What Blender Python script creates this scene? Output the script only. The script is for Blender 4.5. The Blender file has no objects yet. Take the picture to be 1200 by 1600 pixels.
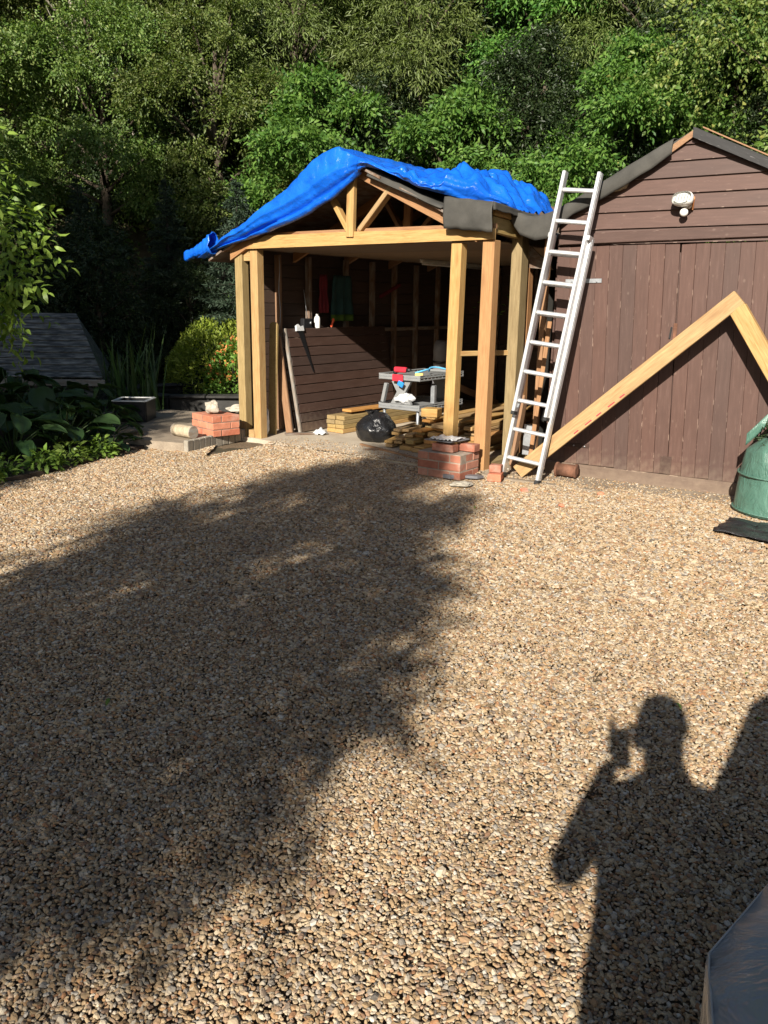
import bpy, bmesh, math, random
import numpy as np
from mathutils import Vector, Matrix, noise

random.seed(7)
RNG = np.random.default_rng(11)
SC = bpy.context.scene
COL = SC.collection
V = Vector
rad = math.radians

# ------------------------------------------------------------------ camera
CAM_H = 1.5
pitch, roll = rad(14.3), rad(0.8)
fw = V((0, math.cos(pitch), -math.sin(pitch)))
up0 = V((0, math.sin(pitch), math.cos(pitch)))
ri0 = V((1, 0, 0))
RI = ri0 * math.cos(roll) + up0 * math.sin(roll)
UP = up0 * math.cos(roll) - ri0 * math.sin(roll)
cd = bpy.data.cameras.new('camera')
cam = bpy.data.objects.new('camera', cd)
COL.objects.link(cam)
cam.matrix_world = Matrix(((RI.x, UP.x, -fw.x, 0), (RI.y, UP.y, -fw.y, 0), (RI.z, UP.z, -fw.z, CAM_H), (0, 0, 0, 1)))
cd.sensor_fit = 'VERTICAL'
cd.sensor_height = 36.0
cd.lens = 36.0 * 1290 / 1600
cd.clip_start = 0.02
cd.clip_end = 500
SC.camera = cam

# ------------------------------------------------------------------ sky, sun, exposure
SUN_EL, SUN_AZ = rad(27.7), rad(18.2)
SD = V((math.sin(SUN_AZ) * math.cos(SUN_EL), math.cos(SUN_AZ) * math.cos(SUN_EL), -math.sin(SUN_EL)))  # light travels along SD
w = bpy.data.worlds.new('World')
SC.world = w
w.use_nodes = True
nt = w.node_tree
bg = nt.nodes['Background']
sky = nt.nodes.new('ShaderNodeTexSky')
sky.sky_type = 'NISHITA'
sky.sun_disc = False
sky.sun_elevation = SUN_EL
sky.sun_rotation = rad(180) + SUN_AZ
nt.links.new(sky.outputs[0], bg.inputs[0])
bg.inputs[1].default_value = 0.05
sd = bpy.data.lights.new('sun', 'SUN')
sd.energy = 5.0
sd.angle = rad(0.53)
sd.color = (1.0, 0.93, 0.82)
sun = bpy.data.objects.new('sun', sd)
COL.objects.link(sun)
sun.rotation_euler = SD.to_track_quat('-Z', 'Y').to_euler()
sun.location = (-8, -25, 15)
SC.view_settings.view_transform = 'Standard'
SC.view_settings.look = 'None'
SC.view_settings.exposure = 0.9
SC.view_settings.gamma = 1.0
SC.render.engine = 'CYCLES'
SC.cycles.use_denoising = True
SC.cycles.max_bounces = 6
SC.cycles.diffuse_bounces = 3
SC.cycles.glossy_bounces = 3
SC.cycles.transmission_bounces = 3
SC.cycles.transparent_max_bounces = 4
SC.cycles.caustics_reflective = False
SC.cycles.caustics_refractive = False

# ------------------------------------------------------------------ frames of the two buildings
CA, SA = rad(-35.5), rad(-33.0)
C0, S0 = V((0.8425, 7.3999, 0)), V((1.5359, 7.4482, 0))
CU, CV = V((math.cos(CA), math.sin(CA), 0)), V((-math.sin(CA), math.cos(CA), 0))
SU, SV = V((math.cos(SA), math.sin(SA), 0)), V((-math.sin(SA), math.cos(SA), 0))
ZZ = V((0, 0, 1))
def Cp(u, v, z=0): return C0 + CU * u + CV * v + ZZ * z
def Sp(u, v, z=0): return S0 + SU * u + SV * v + ZZ * z
def c_of(p):
    d = V((p[0], p[1], 0)) - C0
    return d.dot(CU), d.dot(CV)

# ------------------------------------------------------------------ node helpers
class NT:
    def __init__(s, name):
        s.m = bpy.data.materials.new(name)
        s.m.use_nodes = True
        s.t = s.m.node_tree
        s.b = s.t.nodes['Principled BSDF']
    def n(s, typ, **kw):
        nd = s.t.nodes.new(typ)
        for k, v in kw.items():
            setattr(nd, k, v)
        return nd
    def l(s, a, b): s.t.links.new(a, b)
    def val(s, sock, v):
        if hasattr(v, 'is_linked') or isinstance(v, bpy.types.NodeSocket): s.l(v, sock)
        else: sock.default_value = v
    def coords(s, scale=(1, 1, 1), kind='Object', rnd=True):
        tc = s.n('ShaderNodeTexCoord')
        mp = s.n('ShaderNodeMapping')
        s.l(tc.outputs[kind], mp.inputs['Vector'])
        mp.inputs['Scale'].default_value = scale
        if rnd:
            oi = s.n('ShaderNodeObjectInfo')
            vm = s.n('ShaderNodeVectorMath', operation='SCALE')
            vm.inputs[0].default_value = (37.0, 19.0, 53.0)
            s.l(oi.outputs['Random'], vm.inputs['Scale'])
            s.l(vm.outputs[0], mp.inputs['Location'])
        return mp.outputs[0]
    def noise(s, vec, scale=5, detail=4, rough=.55, dist=0):
        n_ = s.n('ShaderNodeTexNoise')
        if vec is not None: s.l(vec, n_.inputs['Vector'])
        n_.inputs['Scale'].default_value = scale
        n_.inputs['Detail'].default_value = detail
        n_.inputs['Roughness'].default_value = rough
        n_.inputs['Distortion'].default_value = dist
        return n_.outputs['Fac']
    def ramp(s, fac, stops):
        r = s.n('ShaderNodeValToRGB')
        s.l(fac, r.inputs[0])
        e = r.color_ramp.elements
        while len(e) < len(stops): e.new(0.5)
        for q, (p, c) in zip(e, stops):
            q.position = p
            q.color = (c[0], c[1], c[2], 1) if hasattr(c, '__len__') else (c, c, c, 1)
        return r.outputs[0]
    def mix(s, fac, a, b, mode='MIX'):
        m_ = s.n('ShaderNodeMix', data_type='RGBA', blend_type=mode)
        s.val(m_.inputs[0], fac)
        for sock, v in ((m_.inputs[6], a), (m_.inputs[7], b)):
            if hasattr(v, '__len__') and not isinstance(v, bpy.types.NodeSocket): sock.default_value = (v[0], v[1], v[2], 1)
            else: s.val(sock, v)
        return m_.outputs[2]
    def hsv(s, col, v=None, h=None, sat=None):
        hs = s.n('ShaderNodeHueSaturation')
        s.l(col, hs.inputs['Color'])
        if v is not None: s.val(hs.inputs['Value'], v)
        if h is not None: s.val(hs.inputs['Hue'], h)
        if sat is not None: s.val(hs.inputs['Saturation'], sat)
        return hs.outputs[0]
    def rng(s, fac, a, b):
        mr = s.n('ShaderNodeMapRange')
        s.l(fac, mr.inputs[0])
        mr.inputs[3].default_value = a
        mr.inputs[4].default_value = b
        return mr.outputs[0]
    def objrand(s): return s.n('ShaderNodeObjectInfo').outputs['Random']
    def bump(s, h, strength=.3, dist=.01):
        b = s.n('ShaderNodeBump')
        b.inputs['Strength'].default_value = strength
        b.inputs['Distance'].default_value = dist
        s.l(h, b.inputs['Height'])
        s.l(b.outputs[0], s.b.inputs['Normal'])
    def out(s, col, rough=.6, metal=0, spec=.4):
        if isinstance(col, bpy.types.NodeSocket): s.l(col, s.b.inputs['Base Color'])
        else: s.b.inputs['Base Color'].default_value = (col[0], col[1], col[2], 1)
        s.val(s.b.inputs['Roughness'], rough)
        s.b.inputs['Metallic'].default_value = metal
        s.b.inputs['Specular IOR Level'].default_value = spec
        return s.m

def wood(name, light, dark, knots=.5, rough=.65, grey=0, stain=0):
    k = NT(name)
    v = k.coords((1.2, 14, 14))
    g = k.noise(v, 6, 5, .6, .6)
    g2 = k.noise(k.coords((.7, 60, 60)), 5, 2, .5)
    col = k.ramp(g, [(.28, [min(1, a * 1.08) for a in light]), (.5, [a * .84 for a in light]), (.70, dark)])
    col = k.mix(.38, col, k.ramp(g2, [(.35, .35), (.65, 1.05)]), 'MULTIPLY')
    if knots:
        vo = k.n('ShaderNodeTexVoronoi')
        k.l(k.coords((1.0, 4.0, 4.0)), vo.inputs['Vector'])
        vo.inputs['Scale'].default_value = 2.2
        kk = k.ramp(vo.outputs['Distance'], [(.07, 1.0), (.16, .45), (.28, 0.0)])
        kn = k.n('ShaderNodeMath', operation='MULTIPLY')
        k.l(kk, kn.inputs[0]); kn.inputs[1].default_value = knots
        col = k.mix(kn.outputs[0], col, [dark[0] * .55, dark[1] * .45, dark[2] * .4])
    big = k.noise(k.coords((1.5, 3, 3)), 2.2, 3)
    col = k.mix(k.rng(big, 0, .5 + stain), col, [dark[0] * .8, dark[1] * .8, dark[2] * .85])
    if grey: col = k.mix(k.ramp(k.noise(k.coords((2, 7, 7)), 3, 4), [(.42, 0.0), (.68, min(1, grey * 1.6))]), col, (.30, .29, .26))
    col = k.hsv(col, k.rng(k.objrand(), .84, 1.14), None, k.rng(k.objrand(), .9, 1.08))
    k.bump(g, .25, .004)
    return k.out(col, rough)

M = {}
M['new'] = wood('new_sawn_softwood', (.55, .365, .155), (.40, .215, .075), .6)
M['orange'] = wood('resinous_softwood', (.60, .315, .10), (.46, .20, .05), .5)
M['green'] = wood('pressure_treated_softwood', (.46, .335, .15), (.27, .185, .07), .5, stain=.2)
M['truss'] = wood('aged_truss_timber', (.42, .235, .115), (.27, .13, .06), .4)
M['old'] = wood('old_brown_timber', (.24, .145, .09), (.11, .065, .04), .3, .75, .35)
M['weath'] = wood('weathered_grey_timber', (.36, .29, .22), (.18, .14, .11), .3, .8, .6)
M['pondboard'] = wood('dark_weathered_roof_board', (.085, .088, .082), (.032, .032, .032), .2, .7, .5)

def painted(name, base, wear, wearamt=.6, glossy=.55, dirt=True, axis=2):
    k = NT(name)
    v = k.coords((1.0, 9, 9))
    g = k.noise(v, 5, 5, .6)
    col = k.ramp(g, [(.3, [a * .8 for a in base]), (.55, base), (.75, [min(1, a * 1.22 + .01) for a in base])])
    sp = k.noise(k.coords((2.2, 16, 16)), 7, 3, .5)
    col = k.mix(k.ramp(sp, [(.66, 0.0), (.74, wearamt)]), col, wear)
    tcg = k.n('ShaderNodeTexCoord'); sg_ = k.n('ShaderNodeSeparateXYZ'); k.l(tcg.outputs['Generated'], sg_.inputs[0])
    ab = k.n('ShaderNodeMath', operation='SUBTRACT'); k.l(sg_.outputs[axis], ab.inputs[0]); ab.inputs[1].default_value = .5
    aa = k.n('ShaderNodeMath', operation='ABSOLUTE'); k.l(ab.outputs[0], aa.inputs[0])
    edge = k.ramp(aa.outputs[0], [(.455, 0.0), (.475, 1.0)])
    en = k.ramp(k.noise(k.coords((2.5, 1, 1)), 4, 3), [(.58, 0.0), (.64, .7)])
    ml = k.n('ShaderNodeMath', operation='MULTIPLY'); k.l(edge, ml.inputs[0]); k.l(en, ml.inputs[1])
    col = k.mix(ml.outputs[0], col, [min(1, q * 1.5) for q in wear])
    vk = k.n('ShaderNodeTexVoronoi'); k.l(k.coords((1, 1.4, 1.4)), vk.inputs['Vector']); vk.inputs['Scale'].default_value = 5.5
    col = k.mix(k.ramp(vk.outputs['Distance'], [(.03, .40), (.10, 0.0)]), col, wear)
    big = k.noise(k.coords((1.3, 1.3, 1.3)), 1.7, 4)
    col = k.mix(k.rng(big, 0, .4), col, [min(1, a * 1.5 + .02) for a in base])
    if dirt:      # splashed dust on the lowest boards and a chalky bloom
        tc = k.n('ShaderNodeTexCoord')
        sx = k.n('ShaderNodeSeparateXYZ')
        ge = k.n('ShaderNodeNewGeometry')
        k.l(ge.outputs['Position'], sx.inputs[0])
        dn = k.noise(k.coords((6, 6, 6), rnd=False), 3, 4)
        ad = k.n('ShaderNodeMath', operation='MULTIPLY_ADD')
        k.l(dn, ad.inputs[0]); ad.inputs[1].default_value = .5; k.l(sx.outputs[2], ad.inputs[2])
        col = k.mix(k.ramp(ad.outputs[0], [(.20, .40), (.50, 0.0)]), col, (.26, .20, .145))
    col = k.hsv(col, k.rng(k.objrand(), .90, 1.12), None, k.rng(k.objrand(), .92, 1.08))
    k.bump(g, .2, .003)
    return k.out(col, k.rng(big, glossy - .1, glossy + .15), 0, .35)
M['shed'] = painted('brown_painted_board', (.078, .0425, .033), (.23, .165, .13), .35)
M['shed_door'] = painted('brown_painted_door_board', (.078, .0425, .033), (.23, .165, .13), .35, axis=1)
M['sill'] = painted('dusty_brown_sill', (.10, .068, .052), (.27, .21, .16), .5)
M['shed_dark'] = painted('dark_brown_board', (.050, .028, .021), (.10, .065, .05), .15)
M['inner'] = painted('inner_wall_board', (.05, .03, .021), (.09, .065, .045), .3, .7, False)
M['barge'] = painted('black_barge_board', (.025, .024, .024), (.16, .15, .15), .7, .6, False)

def simple(name, col, rough=.5, metal=0, var=.15, sc=8, bumpv=0, spec=.4, coat=0):
    k = NT(name)
    n_ = k.noise(k.coords(), sc, 4)
    c = k.ramp(n_, [(.3, [a * (1 - var) for a in col]), (.7, [min(1, a * (1 + var)) for a in col])])
    if bumpv: k.bump(k.noise(k.coords(), sc * 3, 4), bumpv, .006)
    m = k.out(c, rough, metal, spec)
    if coat: k.b.inputs['Coat Weight'].default_value = coat
    return m
def alu(name):
    k = NT(name)
    n_ = k.noise(k.coords((1, 30, 30)), 6, 3)
    c = k.ramp(n_, [(.3, (.60, .60, .60)), (.7, (.80, .80, .80))])
    sm = k.noise(k.coords((3, 3, 3)), 9, 4)
    c = k.mix(k.ramp(sm, [(.55, 0.0), (.75, .35)]), c, (.42, .41, .39))
    return k.out(c, k.rng(n_, .38, .55), .75, .5)
M['alu'] = alu('mill_aluminium')
M['rubber'] = simple('black_rubber', (.02, .02, .02), .7)
M['steel'] = simple('galvanised_steel', (.42, .44, .46), .45, .7, .25, 14)
M['white'] = simple('white_plastic', (.78, .77, .73), .35)
M['glass'] = simple('lamp_glass', (.55, .57, .55), .12, 0, .1, 4, 0, .8)
M['reflector'] = simple('ribbed_reflector', (.62, .6, .54), .25, .8)
M['terracotta'] = simple('orange_bracket', (.55, .23, .09), .6)
M['rust'] = simple('rusty_iron', (.16, .075, .045), .85, .1, .5, 12, .5)
M['grey_plastic'] = simple('grey_plastic', (.22, .225, .225), .5, 0, .12)
M['red'] = simple('red_plastic', (.55, .03, .05), .4)
M['blue'] = simple('blue_plastic', (.03, .22, .55), .4)
M['cyan'] = simple('light_blue_cloth', (.12, .45, .75), .7)
M['orange_pl'] = simple('orange_plastic', (.75, .12, .05), .4)
M['orange_m'] = simple('orange_metal', (.42, .13, .035), .5)
M['black'] = simple('black_plastic', (.018, .018, .02), .35)
M['red_cloth'] = simple('dark_red_cloth', (.13, .012, .02), .9)
M['teal_cloth'] = simple('dark_teal_cloth', (.016, .05, .052), .9)
M['lime'] = simple('lime_cloth', (.06, .12, .015), .9)
M['grey_cloth'] = simple('grey_rolled_mat', (.18, .18, .19), .9)
M['clear'] = simple('crumpled_clear_film', (.62, .63, .64), .2, 0, .15, 20, .6, .8)
M['slate'] = simple('grey_slate', (.14, .14, .15), .5, 0, .35, 7, .4)
M['ply'] = wood('ceiling_plywood', (.40, .29, .19), (.27, .18, .11), 0, .8)
M['stone'] = simple('pale_rubble_stone', (.40, .36, .29), .9, 0, .3, 10, .8)
M['skin'] = simple('skin', (.55, .33, .25), .5)
M['hair'] = simple('brown_hair', (.06, .04, .03), .6)
M['denim'] = simple('denim', (.06, .08, .14), .9)
M['shirt'] = simple('dark_shirt', (.05, .06, .07), .9)
M['water'] = simple('pond_water', (.012, .016, .012), .06, 0, .2, 3, .05, .6)
M['soil'] = simple('dark_garden_soil', (.055, .04, .028), .95, 0, .4, 9, .8)
M['pondstone'] = simple('dark_pond_stone', (.035, .033, .03), .7, 0, .4, 7, .5)
M['litter'] = simple('woodland_floor', (.05, .042, .022), .95, 0, .5, 5, .8)

def felt_mat():
    k = NT('roofing_felt')
    n_ = k.noise(k.coords(), 6, 5)
    f_ = k.noise(k.coords(), 300, 2)
    c = k.ramp(n_, [(.3, (.050, .048, .043)), (.7, (.085, .081, .072))])
    c = k.mix(.25, c, k.ramp(f_, [(.35, .4), (.65, 1.2)]), 'MULTIPLY')
    k.bump(f_, .3, .002)
    return k.out(c, .85, 0, .25)
M['felt'] = felt_mat()
def tarp_mat():
    k = NT('blue_tarpaulin')
    v = k.coords(rnd=False)
    n_ = k.noise(v, 5, 5)
    c = k.ramp(n_, [(.3, (.004, .085, .50)), (.7, (.008, .135, .66))])
    wv = k.n('ShaderNodeTexVoronoi'); k.l(v, wv.inputs['Vector']); wv.inputs['Scale'].default_value = 16
    cr = k.noise(v, 12, 5, .6, 1.4)
    k.bump(cr, .55, .018)
    k.l(k.rng(n_, .24, .42), k.b.inputs['Roughness'])
    c = k.mix(k.ramp(k.noise(v, 22, 4, .6), [(.68, 0.0), (.78, .3)]), c, (.28, .42, .75))  # pale flecks mixed into the colour as painted sheen
    m = k.out(c, .3, 0, .5)
    k.l(k.rng(n_, .20, .34), k.b.inputs['Roughness'])
    return m
M['tarp'] = tarp_mat()
def bagmat(name, c0, c1, rough, bs, bsc):
    k = NT(name)
    v = k.coords(rnd=False)
    n_ = k.noise(v, 6, 4)
    c = k.ramp(n_, [(.3, c0), (.7, c1)])
    k.bump(k.noise(k.coords((1, 1, .45), rnd=False), bsc, 5, .65, 1.5), bs, .03)
    return k.out(c, rough, 0, .55)
M['binbag'] = bagmat('black_bin_bag', (.008, .008, .009), (.016, .016, .017), .24, .55, 6)
M['greenbag'] = bagmat('green_woven_plastic', (.06, .14, .105), (.095, .195, .15), .36, .6, 11)
M['silver'] = bagmat('silver_grey_cover', (.30, .295, .29), (.38, .375, .37), .20, .5, 5)

def brick_mat(name, cols):
    k = NT(name)
    n_ = k.noise(k.coords(), 14, 5, .65)
    c = k.ramp(k.objrand(), cols)
    c = k.mix(.5, c, k.ramp(n_, [(.3, .55), (.7, 1.25)]), 'MULTIPLY')
    c = k.mix(k.ramp(k.noise(k.coords(), 7, 4), [(.55, 0.0), (.75, .45)]), c, (.42, .36, .30))
    k.bump(k.noise(k.coords(), 60, 4), .5, .003)
    return k.out(c, .85)
M['brick_new'] = brick_mat('red_new_brick', [(0, (.46, .145, .08)), (.5, (.52, .18, .10)), (1, (.56, .22, .13))])
M['brick_old'] = brick_mat('reclaimed_brick', [(0, (.33, .12, .075)), (.5, (.40, .16, .10)), (1, (.45, .22, .15))])
M['mortar'] = simple('lime_mortar', (.32, .26, .205), .95, 0, .25, 20, .6)

M['mortar_dark'] = simple('reddish_mortar', (.27, .16, .115), .95, 0, .25, 20, .6)
def concrete(name, a, b, sc=3):
    k = NT(name)
    v = k.coords(rnd=False)
    n_ = k.noise(v, sc, 6, .65)
    f_ = k.noise(v, 70, 3)
    c = k.ramp(n_, [(.3, a), (.68, b)])
    c = k.mix(.35, c, k.ramp(f_, [(.3, .55), (.7, 1.2)]), 'MULTIPLY')
    c = k.mix(k.ramp(k.noise(v, 1.1, 5), [(.5, 0.0), (.72, .45)]), c, [x * .55 for x in a])
    k.bump(f_, .4, .004)
    return k.out(c, .9, 0, .2)
M['concrete'] = concrete('dusty_concrete', (.40, .33, .25), (.52, .45, .35))
M['apron'] = concrete('stained_concrete', (.22, .175, .13), (.36, .295, .22), 5)
M['kerb'] = concrete('kerb_concrete', (.25, .22, .175), (.38, .34, .275), 8)

def gravel_ground():
    k = NT('gravel_bed')
    v = k.coords(rnd=False)
    vo = k.n('ShaderNodeTexVoronoi'); k.l(v, vo.inputs['Vector']); vo.inputs['Scale'].default_value = 55
    c = k.ramp(k.n('ShaderNodeSeparateColor') and vo.outputs['Distance'], [(.0, (.27, .20, .125)), (.6, (.12, .088, .058))])
    big = k.noise(v, 1.3, 4)
    c = k.mix(k.rng(big, 0, .35), c, (.12, .09, .06))
    k.bump(vo.outputs['Distance'], -.6, .02)
    return k.out(c, .9, 0, .2)
M['gravel_ground'] = gravel_ground()
def pebble_mat():
    k = NT('gravel_pebble')
    c = k.ramp(k.objrand(), [(0, (.22, .155, .09)), (.14, (.44, .30, .165)), (.30, (.55, .41, .25)), (.46, (.60, .49, .34)), (.58, (.46, .27, .125)),
                             (.68, (.30, .255, .21)), (.78, (.70, .60, .45)), (.88, (.40, .205, .10)), (.95, (.17, .145, .12)), (1, (.74, .67, .56))])
    v = k.coords(rnd=True)
    c = k.mix(.4, c, k.ramp(k.noise(v, 2.5, 3), [(.3, .6), (.7, 1.2)]), 'MULTIPLY')
    # broad damp and dusty patches of the yard
    ge = k.n('ShaderNodeNewGeometry')
    n2 = k.noise(ge.outputs['Position'], .9, 4)
    c = k.hsv(c, k.rng(n2, .62, .92))
    return k.out(c, .8, 0, .25)
M['pebble'] = pebble_mat()

def leaf_mat(name, cols, trans=.3, rough=.45, spec=.35):
    k = NT(name)
    ge = k.n('ShaderNodeNewGeometry')
    c = k.ramp(ge.outputs['Random Per Island'], [(i / (len(cols) - 1), q) for i, q in enumerate(cols)])
    c = k.hsv(c, k.rng(k.objrand(), .72, 1.22), k.rng(k.objrand(), .485, .515), None)
    m = k.out(c, rough, 0, spec)
    tr = k.n('ShaderNodeBsdfTranslucent')
    k.l(k.mix(1.0, c, (1.25, 1.35, .55), 'MULTIPLY'), tr.inputs['Color'])
    mx = k.n('ShaderNodeMixShader')
    mx.inputs[0].default_value = trans
    k.l(k.b.outputs[0], mx.inputs[1]); k.l(tr.outputs[0], mx.inputs[2])
    k.l(mx.outputs[0], k.t.nodes['Material Output'].inputs['Surface'])
    return m
M['leaf_beech'] = leaf_mat('beech_leaf', [(.065, .11, .024), (.11, .17, .036), (.17, .225, .056), (.085, .13, .03), (.22, .25, .08)])
M['leaf_laurel'] = leaf_mat('laurel_leaf', [(.04, .10, .02), (.08, .17, .03), (.14, .25, .045), (.06, .13, .025), (.18, .28, .06)], .28, .5, .25)
M['leaf_willow'] = leaf_mat('willow_leaf', [(.10, .15, .035), (.14, .20, .05), (.20, .26, .075), (.11, .16, .045)])
M['leaf_yellow'] = leaf_mat('hazel_leaf', [(.085, .13, .03), (.13, .18, .04), (.19, .23, .055), (.09, .135, .03), (.24, .24, .06)])
M['leaf_bright'] = leaf_mat('bright_leaf', [(.11, .20, .03), (.16, .28, .045), (.22, .33, .07), (.12, .21, .035)], .35)
M['leaf_lime'] = leaf_mat('lime_leaf', [(.13, .20, .03), (.19, .27, .04), (.26, .33, .06), (.14, .20, .035)], .35)
M['leaf_dark'] = leaf_mat('dark_leaf', [(.018, .036, .012), (.030, .055, .018), (.045, .07, .024)], .2)  # dark tone painted as shade for the gap trees; bag clippings share it
M['needle'] = leaf_mat('spruce_needle', [(.03, .05, .03), (.045, .07, .042), (.06, .085, .055)], .1, .6, .2)
M['leaf_big'] = leaf_mat('broad_dock_leaf', [(.026, .055, .018), (.038, .075, .022)], .25, .4, .4)
M['leaf_reed'] = leaf_mat('reed_blade', [(.05, .10, .03), (.08, .13, .04)], .25, .45)
M['leaf_gold'] = leaf_mat('golden_shrub_leaf', [(.20, .27, .03), (.27, .34, .04), (.33, .38, .06), (.18, .24, .03)], .35)
M['berry'] = leaf_mat('red_tip_leaf', [(.45, .10, .05), (.5, .2, .06), (.35, .08, .04)], .2)
def bark(name, a, b):
    k = NT(name)
    n_ = k.noise(k.coords((6, 6, 1.5)), 5, 5, .65)
    k.bump(n_, .7, .02)
    return k.out(k.ramp(n_, [(.3, a), (.7, b)]), .9, 0, .2)
M['bark'] = bark('brown_bark', (.045, .035, .025), (.12, .095, .07))
M['dark_bark'] = bark('dark_bark', (.018, .015, .012), (.045, .036, .028))
M['birch'] = bark('pale_bark', (.20, .17, .13), (.42, .38, .31))

# ------------------------------------------------------------------ object helpers
def wmat(o):
    m = o.matrix_basis.copy()
    while o.parent:
        o = o.parent
        m = o.matrix_basis @ m
    return m
def link(name, data, mat, parent=None, Mw=None):
    o = bpy.data.objects.new(name, data)
    COL.objects.link(o)
    if mat is not None and data is not None and not data.materials: data.materials.append(mat)
    if Mw is None: Mw = Matrix.Identity(4)
    if parent is not None:
        o.parent = parent
        o.matrix_basis = wmat(parent).inverted() @ Mw
    else:
        o.matrix_basis = Mw
    return o
def tag(o, label, cat=None, group=None, kind=None):
    if label: o['label'] = label
    if cat: o['category'] = cat
    if group: o['group'] = group
    if kind: o['kind'] = kind
    return o
def thing(name, label, cat, loc=(0, 0, 0), group=None, rotz=0):
    o = bpy.data.objects.new(name, None)
    COL.objects.link(o)
    o.empty_display_size = .2
    o.matrix_basis = Matrix.Translation(V(loc)) @ Matrix.Rotation(rotz, 4, 'Z')
    return tag(o, label, cat, group)
def pydata(name, verts, faces, smooth=False):
    me = bpy.data.meshes.new(name)
    me.from_pydata([tuple(v) for v in verts], [], faces)
    if smooth: me.shade_smooth()
    me.update()
    return me
def frame(p0, p1, upv=(0, 0, 1)):
    p0, p1 = V(p0), V(p1)
    x = (p1 - p0).normalized()
    upv = V(upv)
    if abs(x.dot(upv)) > .98: upv = V((0, 1, 0)) if abs(x.y) < .9 else V((1, 0, 0))
    y = upv.cross(x).normalized()
    z = x.cross(y)
    c = (p0 + p1) / 2
    return Matrix(((x.x, y.x, z.x, c.x), (x.y, y.y, z.y, c.y), (x.z, y.z, z.z, c.z), (0, 0, 0, 1)))
BOXES = {}
def box_mesh(lx, ly, lz, bev=.003, seed=0, mat=None):
    key = (round(lx, 3), round(ly, 3), round(lz, 3), bev, seed, mat.name if mat else '')
    if key in BOXES: return BOXES[key]
    bm = bmesh.new()
    bmesh.ops.create_cube(bm, size=1)
    for v in bm.verts: v.co = V((v.co.x * lx, v.co.y * ly, v.co.z * lz))
    if bev: bmesh.ops.bevel(bm, geom=bm.edges[:], offset=min(bev, lx * .3, ly * .3, lz * .3), segments=1, affect='EDGES')
    me = bpy.data.meshes.new('piece')
    bm.to_mesh(me); bm.free()
    BOXES[key] = me
    if mat: me.materials.append(mat)
    return me
def beam(name, p0, p1, wy, hz, mat, parent=None, upv=(0, 0, 1), bev=.004):
    L = (V(p1) - V(p0)).length
    return link(name, box_mesh(L, wy, hz, bev, 0, mat), mat, parent, frame(p0, p1, upv))
def post(name, base, h, wu, wv, fu, mat, parent, top=None, bev=.004):
    """upright with wu along the frame's u and wv along its v"""
    p0 = V(base); p1 = V(top) if top is not None else p0 + ZZ * h
    x = (p1 - p0).normalized(); L = (p1 - p0).length
    y = (fu - x * fu.dot(x)).normalized()
    z = x.cross(y); c = (p0 + p1) / 2
    Mw = Matrix(((x.x, y.x, z.x, c.x), (x.y, y.y, z.y, c.y), (x.z, y.z, z.z, c.z), (0, 0, 0, 1)))
    return link(name, box_mesh(L, wu, wv, bev, 0, mat), mat, parent, Mw)
def prism(name, outline, a0, a1, mat, parent=None, smooth=False, axis=None):
    """outline: list of world points; extruded from +a0 to +a1 (vectors)"""
    n = len(outline)
    c = sum((V(p) for p in outline), V()) / n + (V(a0) + V(a1)) / 2
    Rm = V(axis).to_track_quat('X', 'Z').to_matrix() if axis is not None else Matrix.Identity(3)
    Ri = Rm.inverted()
    vs = [Ri @ (V(p) + V(a0) - c) for p in outline] + [Ri @ (V(p) + V(a1) - c) for p in outline]
    fs = [tuple(range(n))[::-1], tuple(range(n, 2 * n))] + [(i, (i + 1) % n, n + (i + 1) % n, n + i) for i in range(n)]
    me = pydata(name, vs, fs, smooth)
    bm = bmesh.new(); bm.from_mesh(me); bmesh.ops.recalc_face_normals(bm, faces=bm.faces[:]); bm.to_mesh(me); bm.free()
    return link(name, me, mat, parent, Matrix.Translation(c) @ Rm.to_4x4())
def lathe(name, prof, mat, parent, Mw, seg=20, smooth=True):
    vs, fs = [], []
    for r, z in prof:
        for i in range(seg):
            a = 2 * math.pi * i / seg
            vs.append((r * math.cos(a), r * math.sin(a), z))
    for j in range(len(prof) - 1):
        for i in range(seg):
            fs.append((j * seg + i, j * seg + (i + 1) % seg, (j + 1) * seg + (i + 1) % seg, (j + 1) * seg + i))
    fs.append(tuple(range(seg))[::-1]); fs.append(tuple(range((len(prof) - 1) * seg, len(prof) * seg)))
    return link(name, pydata(name, vs, fs, smooth), mat, parent, Mw)
def tube_geo(pts, radii, seg=8, cap=True):
    vs, fs = [], []
    pts = [V(p) for p in pts]
    ref = V((.31, .17, .93))
    for i, p in enumerate(pts):
        d = (pts[min(i + 1, len(pts) - 1)] - pts[max(i - 1, 0)]).normalized()
        x = d.cross(ref)
        if x.length < .05: x = d.cross(V((1, 0, 0)))
        x.normalize(); y = d.cross(x)
        for k in range(seg):
            a = 2 * math.pi * k / seg
            vs.append(p + (x * math.cos(a) + y * math.sin(a)) * radii[i])
    for j in range(len(pts) - 1):
        for k in range(seg):
            fs.append((j * seg + k, j * seg + (k + 1) % seg, (j + 1) * seg + (k + 1) % seg, (j + 1) * seg + k))
    if cap:
        fs.append(tuple(range(seg))[::-1]); fs.append(tuple(range((len(pts) - 1) * seg, len(pts) * seg)))
    return vs, fs
def tube(name, pts, r, mat, parent=None, seg=8):
    rr = r if hasattr(r, '__len__') else [r] * len(pts)
    c = V(pts[0])
    vs, fs = tube_geo([V(p) - c for p in pts], rr, seg)
    return link(name, pydata(name, vs, fs, True), mat, parent, Matrix.Translation(c))
def join_geo(parts):
    vs, fs = [], []
    for v, f in parts:
        o = len(vs); vs += list(v); fs += [tuple(i + o for i in q) for q in f]
    return vs, fs
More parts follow.
